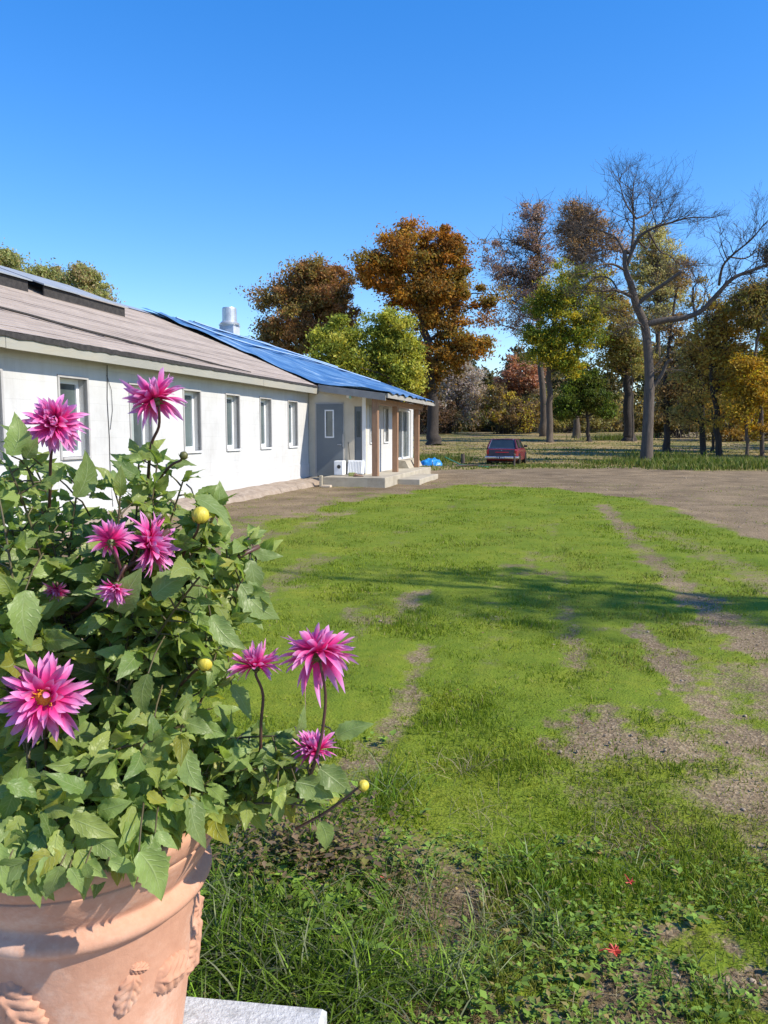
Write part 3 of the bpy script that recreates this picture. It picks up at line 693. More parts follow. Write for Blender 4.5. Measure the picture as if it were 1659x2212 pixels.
# pale batten strips holding the tarp
for a0, a1, s0, s1 in ((0.05, .75, -.6, 4.9), (0.02, .5, 1.0, 5.6)):
    pts = []
    for i in range(24):
        t = i/23; q = RQ+(2.92-RQ)*(a0+(a1-a0)*t); s = s0+(s1-s0)*t
        pts.append((q, s, tarp_z(q, s)+.10))
    mb = MB(); vs = []
    for p in pts: vs += [(p[0]-.05, p[1]+.05, p[2]), (p[0]+.05, p[1]-.05, p[2]), (p[0]+.05, p[1]-.05, p[2]+.03), (p[0]-.05, p[1]+.05, p[2]+.03)]
    mb.add(vs, [(i*4+k, i*4+(k+1)%4, i*4+4+(k+1)%4, i*4+4+k) for i in range(23) for k in range(4)])
    mb.build('roof_batten', pbr('pale_batten', (0.25, 0.42, 0.70), (0.40, 0.55, 0.78), 4, .5), house)
# timber edge under tarp: near (camera side) board, eave board, far rake
RAF = pbr('grey_rafter', (0.26, 0.25, 0.23), (0.36, 0.34, 0.30), 4, .8, .2, 30)
mb = MB(); vs = []
for q in np.linspace(EQ+.05, 2.80, 8):
    z = tarp_z(q, -1.2); s = -1.18*min(1, (q-EQ)/2.4)-.02
    vs += [(q, s, z+.01), (q, s+.05, z+.01), (q, s+.05, z-.20), (q, s, z-.20)]
mb.add(vs, [(i*4+k, i*4+4+k, i*4+4+(k+1)%4, i*4+(k+1)%4) for i in range(7) for k in range(4)]+[(0,1,2,3),(31,30,29,28)]); mb.build('fascia', RAF, house)
mb = MB(); mb.box((2.82, -1.17, 2.60), (2.87, 6.25, 2.73)); mb.build('eave_board', RAF, house)
mb = MB(); vs = []
for q in np.linspace(RQ, 2.88, 10):
    z = tarp_z(q, 6.2); vs += [(q, 6.28, z+.04), (q, 6.38, z+.04), (q, 6.38, z-.10), (q, 6.28, z-.10)]
mb.add(vs, [(i*4+k, i*4+4+k, i*4+4+(k+1)%4, i*4+(k+1)%4) for i in range(9) for k in range(4)]+[(0,1,2,3),(39,38,37,36)]); mb.build('rake_board', RAF, house)
# porch ceiling
mb = MB(); vs = []
for q in np.linspace(EQ, 2.82, 6):
    for s in (-1.1*(q-EQ)/2.6, 0.03, 1.5, 3.0, 6.2): vs.append((q, s, min(tarp_z(q, s)-.08, 2.95 if q < 1.9 else 9)))
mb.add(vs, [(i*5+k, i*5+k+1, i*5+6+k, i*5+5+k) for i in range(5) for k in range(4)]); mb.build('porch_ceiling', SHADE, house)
# cross wall (faces the camera) with the steel door and a narrow glazed door
mb = MB(); Z2 = 2.95
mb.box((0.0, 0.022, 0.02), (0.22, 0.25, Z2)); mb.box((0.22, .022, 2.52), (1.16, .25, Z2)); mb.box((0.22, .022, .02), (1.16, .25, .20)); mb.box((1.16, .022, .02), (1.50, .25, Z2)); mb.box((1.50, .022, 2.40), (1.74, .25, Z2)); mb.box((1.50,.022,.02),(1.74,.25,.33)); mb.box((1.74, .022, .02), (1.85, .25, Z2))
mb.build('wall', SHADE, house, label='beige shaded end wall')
d = MB(); d.box((.27, -.02, .23), (.55, .06, 2.48)); d.box((.85, -.02, .23), (1.13, .06, 2.48)); d.box((.55, -.02, .23), (.85, .06, 1.43)); d.box((.55, -.02, 2.30), (.85, .06, 2.48))
door = d.build('door', DOORM, house, label='grey steel door with tall narrow window')
f = MB(); f.box((.22,-.005,.20),(.268,.08,2.52)); f.box((1.132,-.005,.20),(1.16,.08,2.52)); f.box((.268,-.005,2.482),(1.132,.08,2.52)); f.build('door_frame', GREYF, door)
f = MB(); f.box((.55,-.035,1.43),(.59,-.021,2.30)); f.box((.81,-.035,1.43),(.85,-.021,2.30)); f.box((.59,-.035,1.43),(.81,-.021,1.47)); f.box((.59,-.035,2.26),(.81,-.021,2.30)); f.build('frame', WHITE, door)
MB().box((.59,.0,1.47),(.81,.02,2.26)).build('pane', GLASS, door)
h_ = MB(); h_.tube([(1.07,-.02,1.22),(1.07,-.07,1.22)], .02, 10); h_.tube([(1.08,-.07,1.22),(.97,-.07,1.22)], .012, 8); h_.box((1.135,-.035,1.15),(1.158,-.006,1.55)); h_.build('handle', METAL, door)
d2 = MB(); d2.box((1.50,.06,.33),(1.55,.11,2.40)); d2.box((1.69,.06,.33),(1.74,.11,2.40)); d2.box((1.55,.06,.33),(1.69,.11,1.45)); d2.box((1.55,.06,2.25),(1.69,.11,2.40))
d2o = d2.build('door', DOORM, house, label='narrow blue grey door with dark slit window'); MB().box((1.55,.075,1.45),(1.69,.095,2.25)).build('pane', GLASS, d2o)
MB().box((1.76, -.012, .33), (1.875, .021, 2.72)).build('corner_board', WHITE, house)
# small wall lamp
l = MB(); l.box((1.30,-.16,2.66),(1.46,.021,2.74),.01); lo = l.build('wall_light', WHITE, house); MB().box((1.40,-.20,2.63),(1.47,-.161,2.72),.01).build('lens', pbr('teal_lens', (.25,.55,.58), rough=.2), lo)
# wall cable
CAB = pbr('black_cable', (.03,.03,.03), rough=.6)
MB().tube([(1.30,.012,1.30),(1.33,.008,.95),(1.36,-.005,.72),(1.35,-.02,.55)], .008, 5).build('cable', CAB, house)
sc_ = sof(240)
MB().tube([(.03,sc_,2.8),(.012,sc_+.02,2.6),(.012,sc_-.01,2.2),(.012,sc_+.015,1.5),(.012,sc_,.7),(.03,sc_+.02,.25)], .007, 5).build('cable', CAB, house)
MB().tube([(.014,sc_,2.62),(.02,sc_+.12,2.35),(.014,sc_+.14,2.0),(.014,sc_+.05,1.65)], .005, 5).build('cable', CAB, house)
# projecting wing wall facing the yard
mb = MB()
holes = [(.55,1.0,1.28,2.40),(2.35,2.95,1.28,2.40),(4.45,6.75,.60,2.46)]
wall_with_holes(mb, 1.60, 1.85, 0.25, 7.2, .02, 2.72, holes); mb.build('wall', WALL, house)
window(.775, 1.85, 1.28, 2.40, .225, .1); window(2.65, 1.85, 1.28, 2.40, .30, .1)
f = MB(); f.box((1.72,4.45,.60),(1.80,4.53,2.46)); f.box((1.72,6.67,.60),(1.80,6.75,2.46)); f.box((1.72,4.53,2.38),(1.80,6.67,2.46)); f.box((1.72,4.53,.60),(1.80,6.67,.66)); f.box((1.70,5.55,.66),(1.79,5.65,2.38))
so_ = f.build('sliding_door', WHITE, house); MB().box((1.73,4.53,.66),(1.745,5.55,2.38)).build('pane', GLASS, so_); MB().box((1.75,5.65,.66),(1.765,6.67,2.38)).build('pane', GLASS, so_)
for k, s in enumerate((4.75, 5.1, 5.85, 6.2)):
    MB().box((1.768,s,.66),(1.79,s+.03,2.38)).build('mullion', METAL, so_)
mb = MB(); mb.add([(1.852,4.35,.29),(2.30,4.35,.29),(2.16,4.35,.56),(1.852,4.35,.60),(1.852,6.85,.29),(2.30,6.85,.29),(2.16,6.85,.56),(1.852,6.85,.60)], [(0,1,2,3),(7,6,5,4),(0,4,5,1),(1,5,6,2),(2,6,7,3),(3,7,4,0)]); mb.build('door_step', CONC, house)
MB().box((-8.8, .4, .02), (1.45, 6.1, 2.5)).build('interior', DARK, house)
MB().box((-8.8, 6.12, .02), (1.6, 6.3, 2.9)).build('wall', WALL, house)
# porch slab, lower step, door sill
mb = MB(); mb.box((.95, -1.45, -.05), (2.85, 5.75, .29), .012); mb.build('porch_slab', CONC, house)
mb = MB(); mb.box((2.86, .15, -.05), (3.55, 3.4, .16), .012); mb.build('porch_step', CONC, house)
mb = MB(); mb.box((.20, -.42, .02), (.93, .015, .20), .01); mb.build('door_sill', CONC, house)
mb = MB(); mb.box((.86, -1.52, -.05), (.945, -1.40, .33), .01); mb.build('kerb_stub', CONC, house)
# posts and beam
PZ = [( -.75, 2.62), (1.84, 2.60), (5.34, 2.60)]
for s, zt in PZ:
    MB().box((2.29, s-.09, .29), (2.47, s+.09, zt), .01).build('porch_post', WOOD, house)
MB().box((2.31, -.85, 2.603 if False else 2.40), (2.285+.0, -.66, 2.41)) 
mb = MB(); mb.box((2.30, -.655, 2.44), (2.46, 1.745, 2.61)); mb.box((2.30, 1.935, 2.44), (2.46, 5.245, 2.61)); mb.box((2.30, 5.435, 2.44), (2.46, 6.1, 2.61)); mb.build('porch_beam', WOOD, house)
# chimney vent
mb = MB(); mb.box((RQ-.28, 3.8, RZ-.25), (RQ+.28, 4.36, RZ+.38)); ch = mb.build('chimney', pbr('vent_box', (.40,.42,.46), (.50,.52,.55), 3, .6), house)
mb = MB(); mb.lathe([(.0,.38),(.36,.38),(.37,.44),(.30,.50),(.27,.52),(.27,.60),(.265,.98),(.25,1.02),(.0,1.03)], 28, (RQ, 4.08, RZ)); mb.build('vent_cowl', METAL, ch, smooth=False)
mb = MB(); mb.box((RQ-.3, 3.78, RZ+.34), (RQ+.3, 4.38, RZ+.385)); mb.build('flashing', METAL, ch)

# ------------------------------------------------------------------ things on and by the porch
def hw(q, s, z): return loc2w(q, s, z)
p = hw(1.48, -.14, .29)
rad = empty('radiator', p, -ANG, 'white ribbed radiator panel leaning on the shaded porch wall', 'radiator')
mb = MB(); mb.box((-.17,.0,.02),(.34,.07,.46), .01, Matrix.Rotation(R(-12),4,'X')); mb.build('panel', WHITE, rad)
for i in range(9): MB().box((-.14+i*.05,-.025,.05),(-.11+i*.05,-.001,.43), .004, Matrix.Rotation(R(-12),4,'X')).build('rib', WHITE, rad)
p = hw(1.10, -.36, .29)
bx = empty('white_box', p, -ANG, 'white appliance casing with dark round port beside the steel door', 'box')
MB().box((-.12,-.1,0),(.16,.25,.44),.015).build('casing', WHITE, bx)
mb = MB(); mb.lathe([(0,.0),(.055,.0),(.06,.012),(.03,.02),(0,.02)], 16, (0,0,0), Matrix.Translation((.04,-.10,.26)) @ Matrix.Rotation(R(90),4,'X')); mb.build('port', CAB, bx)
GREENB = pbr('green_block_paint', (.24,.27,.08), (.33,.34,.13), 8, .7)
mb = MB(); mb.box((-.10,-.06,0),(.10,.06,.11),.012); mb.box((-.07,-.065,.03),(.07,-.061,.08)); tag(mb.build('green_block', GREENB, None, hw(1.62,-.95,.29)*1), 'small olive green block on the porch floor', 'block')
for o in (bpy.data.objects['green_block'],):
    me = o.data; me.transform(Matrix.Translation(hw(1.62,-.95,.29))); me.transform(Matrix.Translation(Vector((0,0,0)))); o.location = hw(1.62,-.95,.29)
# shoe
SHOE = pbr('brown_leather', (.10,.05,.03), (.19,.10,.06), 12, .5)
shp = hw(1.95, -1.12, .29)
shoe = empty('shoe', shp, R(20), 'worn brown shoe lying near the porch edge', 'shoe')
mb = MB(); vs = []; N = 9; prof = [(-.14,.035,.075),(-.12,.042,.10),(-.07,.042,.10),(-.03,.040,.085),(.02,.042,.065),(.07,.048,.052),(.11,.046,.045),(.14,.034,.036),(.155,.012,.022)]
for (x_, w_, h_) in prof:
    vs += [(x_,-w_,.012),(x_,-w_,h_*.6),(x_,-w_*.5,h_),(x_,w_*.5,h_),(x_,w_,h_*.6),(x_,w_,.012)]
mb.add(vs, [(i*6+k,i*6+6+k,i*6+6+(k+1)%6,i*6+(k+1)%6) for i in range(8) for k in range(6)]+[(5,4,3,2,1,0),tuple(range(48,54))]); mb.build('upper', SHOE, shoe, smooth=True)
mb = MB(); mb.box((-.145,-.047,-.0),(.15,.047,.014),.005); mb.build('sole', CAB, shoe)
mb = MB(); mb.box((-.13,-.08,.0),(.15,.09,.07),.008); o = mb.build('plank_offcut', pbr('pale_plank', (.52,.42,.30),(.62,.52,.40),6,.8), None); o.location = hw(1.15,-1.75,0); o.rotation_euler=(0,0,-ANG); tag(o, 'pale wooden offcut lying against the porch slab', 'plank')
# fix green block simple placement
o = bpy.data.objects['green_block']; bpy.data.objects.remove(o)
mb = MB(); mb.box((-.10,-.06,0),(.10,.06,.11),.012); mb.box((-.07,-.064,.03),(.07,-.0605,.08)); o = mb.build('green_block', GREENB, None); o.location = hw(1.70,-.95,.292); o.rotation_euler=(0,0,.2-ANG); tag(o, 'small olive green block on the porch floor', 'block')

# blue tarp heap beside the porch
tp = G(928, 1003); 
th = empty('tarp_heap', (tp.x, 37.6, 0), 0, 'bright blue tarp bundle on the ground past the porch', 'tarp')
vs, fs = [], []; NX, NY = 48, 30
for i in range(NX+1):
    for j in range(NY+1):
        u_, v_ = i/NX*2-1, j/NY*2-1
        r2 = max(abs(u_)**2.4+abs(v_)**2.2, 0); k = max(0, 1-r2)**.45 if r2 < 1 else 0
        n_ = mnoise.noise(Vector((u_*2.4, v_*2.4, 5)))*1.0+.6*abs(mnoise.noise(Vector((u_*5, v_*5, 2))))+.3*mnoise.noise(Vector((u_*11, v_*11, 8)))
        vs.append((u_*.56+.03*n_, v_*.45, max(0.005, k*(.29+.14*n_))))
fs = [(i*(NY+1)+j, (i+1)*(NY+1)+j, (i+1)*(NY+1)+j+1, i*(NY+1)+j+1) for i in range(NX) for j in range(NY)]
BT = pbr('sky_blue_tarp', (.015,.17,.46), (.04,.29,.62), 5, .35, .5, 9)
MB().add(vs, fs).build('cover', BT, th, smooth=True)
ROPE = pbr('dark_strap', (.10,.10,.14), rough=.6)
MB().tube([(.05,-.50,.0),(.05,-.36,.19),(.05,-.1,.34),(.06,.27,.27),(.06,.45,.02)], .014, 6).build('strap', ROPE, th)
HOSE = pbr('green_hose', (.04,.26,.13), (.06,.34,.18), 5, .5)
hp = G(955, 990); pts = [(hp.x-.5+.12*i, 39.3-.35*i+.25*math.sin(i*.9), .05+.30*max(0,1-i/5)) for i in range(14)]
o = MB().tube([Vector(p_)-Vector(pts[0]) for p_ in pts], .026, 7).build('garden_hose', HOSE, None, smooth=True); o.location = pts[0]; tag(o, 'green hose trailing from the blue tarp bundle', 'hose')
BARK = pbr('grey_brown_bark', (.062,.046,.035), (.125,.098,.076), 3, .95, .9, 12, stretch=(5,5,.8))
BARKD = pbr('dark_bark', (.028,.022,.019), (.06,.048,.04), 3, .95, .9, 12, stretch=(5,5,.8))
BARKG = pbr('pale_grey_bark', (.07,.054,.042), (.135,.108,.088), 2.5, .95, .9, 10, stretch=(5,5,.7))
q_ = P(1000, 1001, 38.2)
st_ = MB().tube([(0,0,-.05),(.01,0,.25),(-.01,.01,.55)], [.11,.095,.09], 9).build('fence_stump', BARK, None, smooth=False); st_.location=(q_.x, q_.y, 0); tag(st_, 'short broken wooden stump left of the red car', 'stump')
o = MB().tube([(0,0,.06),(.7,.1,.08),(1.6,-.05,.06),(2.3,.02,.05)], [.05,.045,.05,.03], 8).build('fallen_pole', BARK, None); o.location=(G(985,1008).x, 35.6, 0); tag(o, 'thin grey pole lying on grass before the car', 'pole')

# ------------------------------------------------------------------ trees
def tree_leaves(rgn, lobes, n, size, pal, cl_n, cl_s, gap=0.0):
    """lobes: (centre Vector, rx, ry, rz, weight). returns leaf arrays"""
    vol = np.array([l[1]*l[3]*l[4] for l in lobes]); vol = vol/vol.sum()
    li = rgn.choice(len(lobes), cl_n, p=vol)
    C = np.array([list(l[0]) for l in lobes])[li]; S = np.array([[l[1], l[2], l[3]] for l in lobes])[li]
    d = rgn.normal(size=(cl_n, 3)); d /= np.linalg.norm(d, axis=1)[:, None]
    rad = rgn.random(cl_n)**0.42*np.where(rgn.random(cl_n) < .22, 1.22, 1.0)
    cc = C+d*rad[:, None]*S*0.92
    pal = np.array(pal)
    # colour follows clumps (branches that turned earlier or later)
    pc = pal[rgn.integers(0, len(pal), cl_n)]
    ci = rgn.integers(0, cl_n, n)
    sz = cl_s*(0.35+1.0*rgn.random(cl_n)**1.3)
    off = rgn.normal(size=(n, 3))*np.array([1, 1, .62])*sz[ci][:, None]
    pos = cc[ci]+off
    col = np.minimum(pc[ci]*(1.45+1.9*rgn.random((n, 1))), .6)
    mix = rgn.random(n) < 0.3; col[mix] = np.minimum(pal[rgn.integers(0, len(pal), mix.sum())]*(1.4+1.5*rgn.random((mix.sum(), 1))), .6)
    a = rgn.normal(size=(n, 3)); a /= np.linalg.norm(a, axis=1)[:, None]
    b = np.cross(a, rgn.normal(size=(n, 3))); b /= np.linalg.norm(b, axis=1)[:, None]
    L = size*(0.5+rgn.random(n))[:, None]
    a = a*L; b = b*L*0.42
    V = np.stack([pos-a, pos+b-a*.1, pos+a, pos-b-a*.1], 1).reshape(-1, 3)
    Q = np.arange(n*4).reshape(-1, 4)
    return V, Q, np.repeat(col, 4, 0), cc
TLEAF = leaf_mat('tree_leaf', 0.45, 0.6, 0.2, tint=(1.15, 1.05, .6))
def limb(mb, p0, p1, r0, r1, rn, bend=.12, n=6, sides=6, sag=0):
    p0, p1 = Vector(p0), Vector(p1); L = (p1-p0).length
    o1 = Vector((rn.gauss(0,1), rn.gauss(0,1), rn.gauss(0,.6)))*L*bend
    pts = []
    for i in range(n+1):
        t = i/n; pts.append(p0.lerp(p1, t)+o1*math.sin(PI*t)+Vector((rn.gauss(0,1),rn.gauss(0,1),rn.gauss(0,1)))*L*.012*(0 < i < n)+Vector((0,0,sag*L*math.sin(PI*t))))
    mb.tube(pts, [r0+(r1-r0)*(i/n)**.8 for i in range(n+1)], sides, False)
    return pts
def make_tree(name, label, cat, d, base_px, trunk_px, r0, lobes_px, n, size, pal, seed, bark=None, group=None, cl_n=110, cl_s=.55, limbs=26, depth=.8, twigs=0, base_z=None):
    """trunk_px: (px,py) polyline from the foot up; lobes_px: (px,py,rx,ry[,weight[,ddepth]]) in photo measure at distance d"""
    rn = random.Random(seed); rgn = np.random.default_rng(seed)
    k = d/F
    b0 = P(base_px, 940, d); bz = float(terr(b0.x, d)) if base_z is None else base_z
    org = Vector((b0.x, d, bz)); root = empty(name, org, 0, label, cat, group)
    lob = []
    for l in lobes_px:
        px, py, rx, ry = l[:4]; wgt = l[4] if len(l) > 4 else 1; dd = l[5] if len(l) > 5 else rn.uniform(-.35, .35)*rx*k
        c = P(px, py, d+dd); lob.append((c, rx*k, rx*k*depth, ry*k, wgt))
    V, Q, C, cc = tree_leaves(rgn, lob, int(n*1.9), size*.70, pal, int(cl_n*1.35), cl_s*.92)
    np_mesh('crown', V-np.array(org), [Q], TLEAF, root, col=C)
    mb = MB(); tp = [Vector((org.x, org.y, bz-.2))]+[P(a, b_, d+rn.uniform(-.2, .2)) for a, b_ in trunk_px]
    m_ = len(tp)
    rad = [r0*(1.25 if i == 0 else 1)*(1-.75*i/(m_-1)) for i in range(m_)]
    # refine
    pts, rds = [], []
    for i in range(m_-1):
        for s in range(4):
            t = s/4; q = tp[i].lerp(tp[i+1], t)+Vector((rn.gauss(0,.2*r0),rn.gauss(0,.2*r0),0))*(s > 0); pts.append(q); rds.append(rad[i]+(rad[i+1]-rad[i])*t)
    pts.append(tp[-1]); rds.append(rad[-1]); mb.tube(pts, rds, 9, False)
    idx = rgn.choice(len(cc), min(limbs, len(cc)), replace=False)
    ends = []
    for i in idx:
        e = Vector(cc[i]); cand = [j for j in range(len(pts)//3, len(pts)) if pts[j].z < e.z-.1*abs(e.z-org.z)*.3] or [len(pts)//2]
        j = min(cand, key=lambda j: (pts[j]-e).length+.25*abs(pts[j].z-(e.z-2))); lp = limb(mb, pts[j], e, max(rds[j]*.5, .04), .02, rn, .08, 6, 5, .06); ends.append(lp)
    if twigs:
        for _ in range(twigs):
            lp = rn.choice(ends) if ends else pts; a = rn.choice(lp[2:]); v = Vector((rn.gauss(0,1), rn.gauss(0,1), rn.gauss(.6,.7))).normalized()*rn.uniform(.6, 2.2)*d/60
            limb(mb, a, a+v, .022*d/60+.004, .006*d/60+.002, rn, .1, 3, 3)
    mb.build('trunk', bark or BARK, root, org, smooth=True)
    return root
z4 = lambda x, y: (1010.9+x*.3906, 324+y*.3906)
z3 = lambda x, y: (534.6+x*.3418, 421.2+y*.3418)
z1 = lambda x, y: (x*.342, 567+y*.342)
def Z(f, l):
    s = {z4: .3906, z3: .3418, z1: .342}[f]
    return [(*f(a[0], a[1]), a[2]*s, a[3]*s, *a[4:]) if len(a) > 2 else f(*a) for a in l]
ORA = [(.19,.082,.012),(.135,.062,.014),(.22,.115,.018),(.09,.058,.016),(.12,.09,.018)]
OLV = [(.105,.108,.03),(.16,.14,.04),(.085,.08,.028),(.13,.085,.035)]
HAZ = [(.15,.165,.06),(.20,.20,.08),(.13,.145,.055),(.18,.14,.075)]  # olive made paler: distance haze painted into the leaf colours
BRN = [(.10,.062,.03),(.075,.06,.022),(.13,.075,.028),(.09,.085,.022)]
YGR = [(.20,.205,.03),(.13,.15,.022),(.26,.23,.04),(.09,.11,.02)]
GRN = [(.075,.11,.015),(.125,.14,.018),(.23,.19,.02),(.07,.085,.015)]
DGR = [(.025,.042,.010),(.04,.06,.012),(.05,.055,.012)]
PUR = [(.19,.13,.135),(.15,.105,.115),(.17,.13,.115),(.21,.13,.095)]
GLD = [(.42,.23,.015),(.33,.17,.015),(.22,.15,.02)]
RUS = [(.24,.12,.085),(.20,.085,.05),(.18,.12,.09)]
GRY = [(.26,.215,.21),(.21,.175,.17),(.17,.14,.125)]
# middle trees behind the house
make_tree('maple_tree', 'broad dark brown tree rising behind the blue roof, left of the orange one', 'tree', 70, z3(430,0)[0], Z(z3, [(430,1400),(425,1000),(430,700),(440,480)]), .55,
    Z(z3, [(420,500,130,110),(340,600,190,150),(520,560,150,140),(420,720,260,170),(560,760,150,190),(120,640,90,90,.25),(110,800,80,120,.3),(160,900,110,80,.5),(330,900,220,130)]), 34000, .19, [(.15,.075,.035),(.12,.07,.028),(.17,.09,.035),(.10,.08,.03),(.14,.11,.03)], 1, BARKD, 'autumn trees behind the house', 200, .55, 34)
make_tree('oak_tree', 'largest full orange brown tree in the middle of the tree line', 'tree', 66, z3(1180,0)[0], Z(z3, [(1170,1500),(1150,1150),(1110,850),(1100,600),(1080,400)]), .6,
    Z(z3, [(1020,240,110,90),(1220,320,150,110),(950,330,150,110),(850,470,150,140),(1060,450,260,160),(1300,460,150,150),(1340,640,230,120),(930,600,180,90,.6),(1130,640,220,130),(1220,800,170,100),(1440,800,110,80,.5),(1130,960,150,90,.8),(1330,940,210,110),(1480,930,100,60,.5),(1230,1090,170,90),(1120,1200,110,110,.8)]), 46000, .19, ORA, 2, BARKD, 'autumn trees behind the house', 210, .55, 46)
make_tree('young_maple', 'yellow green bushy tree leaning over the blue roof edge', 'tree', 52, z3(900,0)[0], Z(z3, [(900,1450),(895,1150),(890,900)]), .25,
    Z(z3, [(590,900,160,120),(740,1030,180,110),(900,860,140,130),(980,760,70,80,.5),(950,1020,160,150),(1010,1150,100,130),(560,1040,150,90),(800,1150,170,90)]), 30000, .15, YGR, 3, BARK, None, 170, .42, 24)
# trees beyond the roof on the left
make_tree('elm_tree', 'leftmost olive tree cut by the picture edge behind the roof', 'tree', 62, -10, [(-10,800),(-10,640)], .4, [(-40,575,60,50),(5,590,38,45),(20,560,22,22,.6)], 9000, .17, HAZ, 4, BARK, 'olive trees behind the left roof', 70, .5, 14)
make_tree('elm_tree', 'sparse middle olive tree behind the left roof with sky showing through', 'tree', 64, 100, [(100,820),(100,640)], .4, Z(z1, [(240,80,80,60),(330,110,80,70),(260,170,110,70),(390,170,60,60)]), 9000, .16, HAZ, 5, BARK, 'olive trees behind the left roof', 80, .45, 16)
make_tree('elm_tree', 'rightmost olive tree behind the left roof with reddish right edge', 'tree', 60, 190, [(190,820),(190,640)], .4, Z(z1, [(530,90,90,70),(560,160,120,90),(460,190,80,80),(650,230,60,60,.6),(560,250,130,60)]), 15000, .15, HAZ, 6, BARK, 'olive trees behind the left roof', 110, .42, 18)
# right hand group
make_tree('ash_tree', 'tall purple brown half bare tree behind the green crowned tree', 'tree', 90, z4(420,0)[0], Z(z4, [(420,1500),(400,1100),(390,800),(380,500)]), .5,
    Z(z4, [(370,360,90,70),(340,480,90,80),(170,580,110,90,.8),(400,620,90,100),(270,700,130,90),(330,820,140,90),(250,950,120,80,.6),(130,640,60,60,.5)]), 9500, .17, PUR+[(.15,.11,.07)], 7, BARK, None, 190, .62, 60, twigs=900)
make_tree('ash_tree', 'rounded brown tree top between the purple tree and the bare tree', 'tree', 84, z4(600,0)[0], Z(z4, [(600,1500),(600,1000),(600,600),(600,400)]), .4,
    Z(z4, [(600,330,90,60),(580,450,110,90),(680,430,80,90),(620,560,120,80),(760,480,90,100,.5),(820,600,80,120,.4)]), 8500, .17, [(.18,.115,.08),(.16,.105,.055),(.20,.115,.05),(.14,.11,.075)], 8, BARK, None, 160, .6, 50, twigs=700)
make_tree('lime_tree', 'tree with green gold crown and straight trunk nearest behind the red car', 'tree', 72, z4(452,0)[0], Z(z4, [(452,1606),(448,1400),(446,1230),(470,1000),(500,800),(520,700)]), .38,
    Z(z4, [(560,680,90,70),(520,780,150,100),(660,720,90,90),(430,870,100,100),(600,880,150,110),(420,1020,120,90),(540,1050,150,90),(660,1000,110,110),(380,1130,100,60),(500,1170,100,70),(590,1180,80,70)]), 26000, .155, GRN+[(.28,.20,.018)], 9, BARK, None, 230, .5, 40)
make_tree('small_maple', 'small dark green tree with spreading low crown right of the car', 'tree', 74, z4(668,0)[0], Z(z4, [(668,1594),(660,1480),(645,1320)]), .26,
    Z(z4, [(640,1310,110,70),(580,1400,110,50),(700,1390,120,60),(540,1460,70,35,.7),(760,1440,70,40,.7),(660,1250,70,50,.7)]), 20000, .14, DGR+GRN[:1], 10, BARKD, None, 130, .4, 26)
make_tree('oak_tree', 'tree with thick dark trunk standing just left of the bare tree', 'tree', 76, z4(885,0)[0], Z(z4, [(885,1576),(882,1400),(880,1200),(870,1000),(850,800)]), .58,
    Z(z4, [(800,900,120,90,.7),(880,1080,130,80,.8),(760,1050,110,90,.8),(950,1160,80,80,.6),(820,1180,110,60,.7),(740,820,80,90,.7)]), 11000, .16, [(.16,.14,.035),(.20,.13,.04),(.12,.115,.03)], 11, BARKD, None, 150, .5, 36, twigs=150)
make_tree('birch_tree', 'thin pale trunk beside the thick dark trunk', 'tree', 74, z4(913,0)[0], Z(z4, [(913,1580),(910,1400),(905,1250),(900,1050)]), .12,
    Z(z4, [(920,1150,60,100),(880,1000,70,80)]), 3000, .15, OLV, 12, BARKG, None, 50, .45, 12)
make_tree('poplar_tree', 'pale green yellow poplar filling in behind the bare tree', 'tree', 88, z4(1040,0)[0], Z(z4, [(1050,1550),(1050,1000),(1040,700),(1030,500)]), .42,
    Z(z4, [(1020,470,90,80),(930,560,90,90,.7),(1100,600,100,90),(1010,680,130,100),(960,800,100,100,.6),(1120,790,100,110,.8),(1040,920,120,90,.7)]), 12500, .17, [(.30,.27,.10),(.36,.31,.11),(.23,.22,.08),(.28,.20,.09)], 13, BARK, None, 210, .5, 60, twigs=700)
make_tree('ash_tree', 'dark trunked sparse tree directly right of the bare tree trunk', 'tree', 54, z4(1100,0)[0], Z(z4, [(1102,1600),(1095,1400),(1090,1250),(1120,1000),(1150,800)]), .26,
    Z(z4, [(1180,700,70,120,.3),(1130,1000,110,90,.5),(1190,1120,110,70,.6),(1090,1200,90,60,.8),(1150,1330,100,80,.5),(1080,1450,80,70,.5),(1180,1480,80,60,.4)]), 6000, .13, [(.17,.11,.05),(.13,.10,.04)], 14, BARKD, 'slim trees on the right', 90, .42, 34, twigs=300)
make_tree('ash_tree', 'slim straight tree with dark trunk, second right of the bare tree', 'tree', 50, z4(1300,0)[0], Z(z4, [(1302,1680),(1295,1450),(1285,1200),(1260,950),(1245,760)]), .24,
    Z(z4, [(1250,800,60,130,.15),(1230,1080,90,70,.6),(1300,1150,110,80),(1230,1240,90,60,.6),(1270,1380,90,70,.5),(1200,1450,80,60,.4),(1330,1520,60,50,.4)]), 6000, .12, [(.19,.15,.05),(.22,.15,.05),(.14,.13,.04)], 15, BARKD, 'slim trees on the right', 100, .38, 30, twigs=340)
make_tree('hornbeam_tree', 'leaning dark trunk tree with rusty olive crown below the long bare limb', 'tree', 48, z4(1390,0)[0], Z(z4, [(1392,1700),(1375,1500),(1350,1300),(1340,1040),(1370,900)]), .25,
    Z(z4, [(1400,880,110,60),(1450,970,120,80),(1350,1020,110,80),(1460,1110,110,80),(1380,1180,110,80),(1500,1230,90,70,.5),(1330,1330,90,70,.4),(1430,1400,90,70,.4),(1380,1500,80,60,.35),(1290,960,60,60,.4)]), 7600, .12, [(.28,.16,.035),(.21,.16,.04),(.32,.19,.035),(.16,.13,.035)], 16, BARKD, 'slim trees on the right', 190, .38, 46, twigs=420)
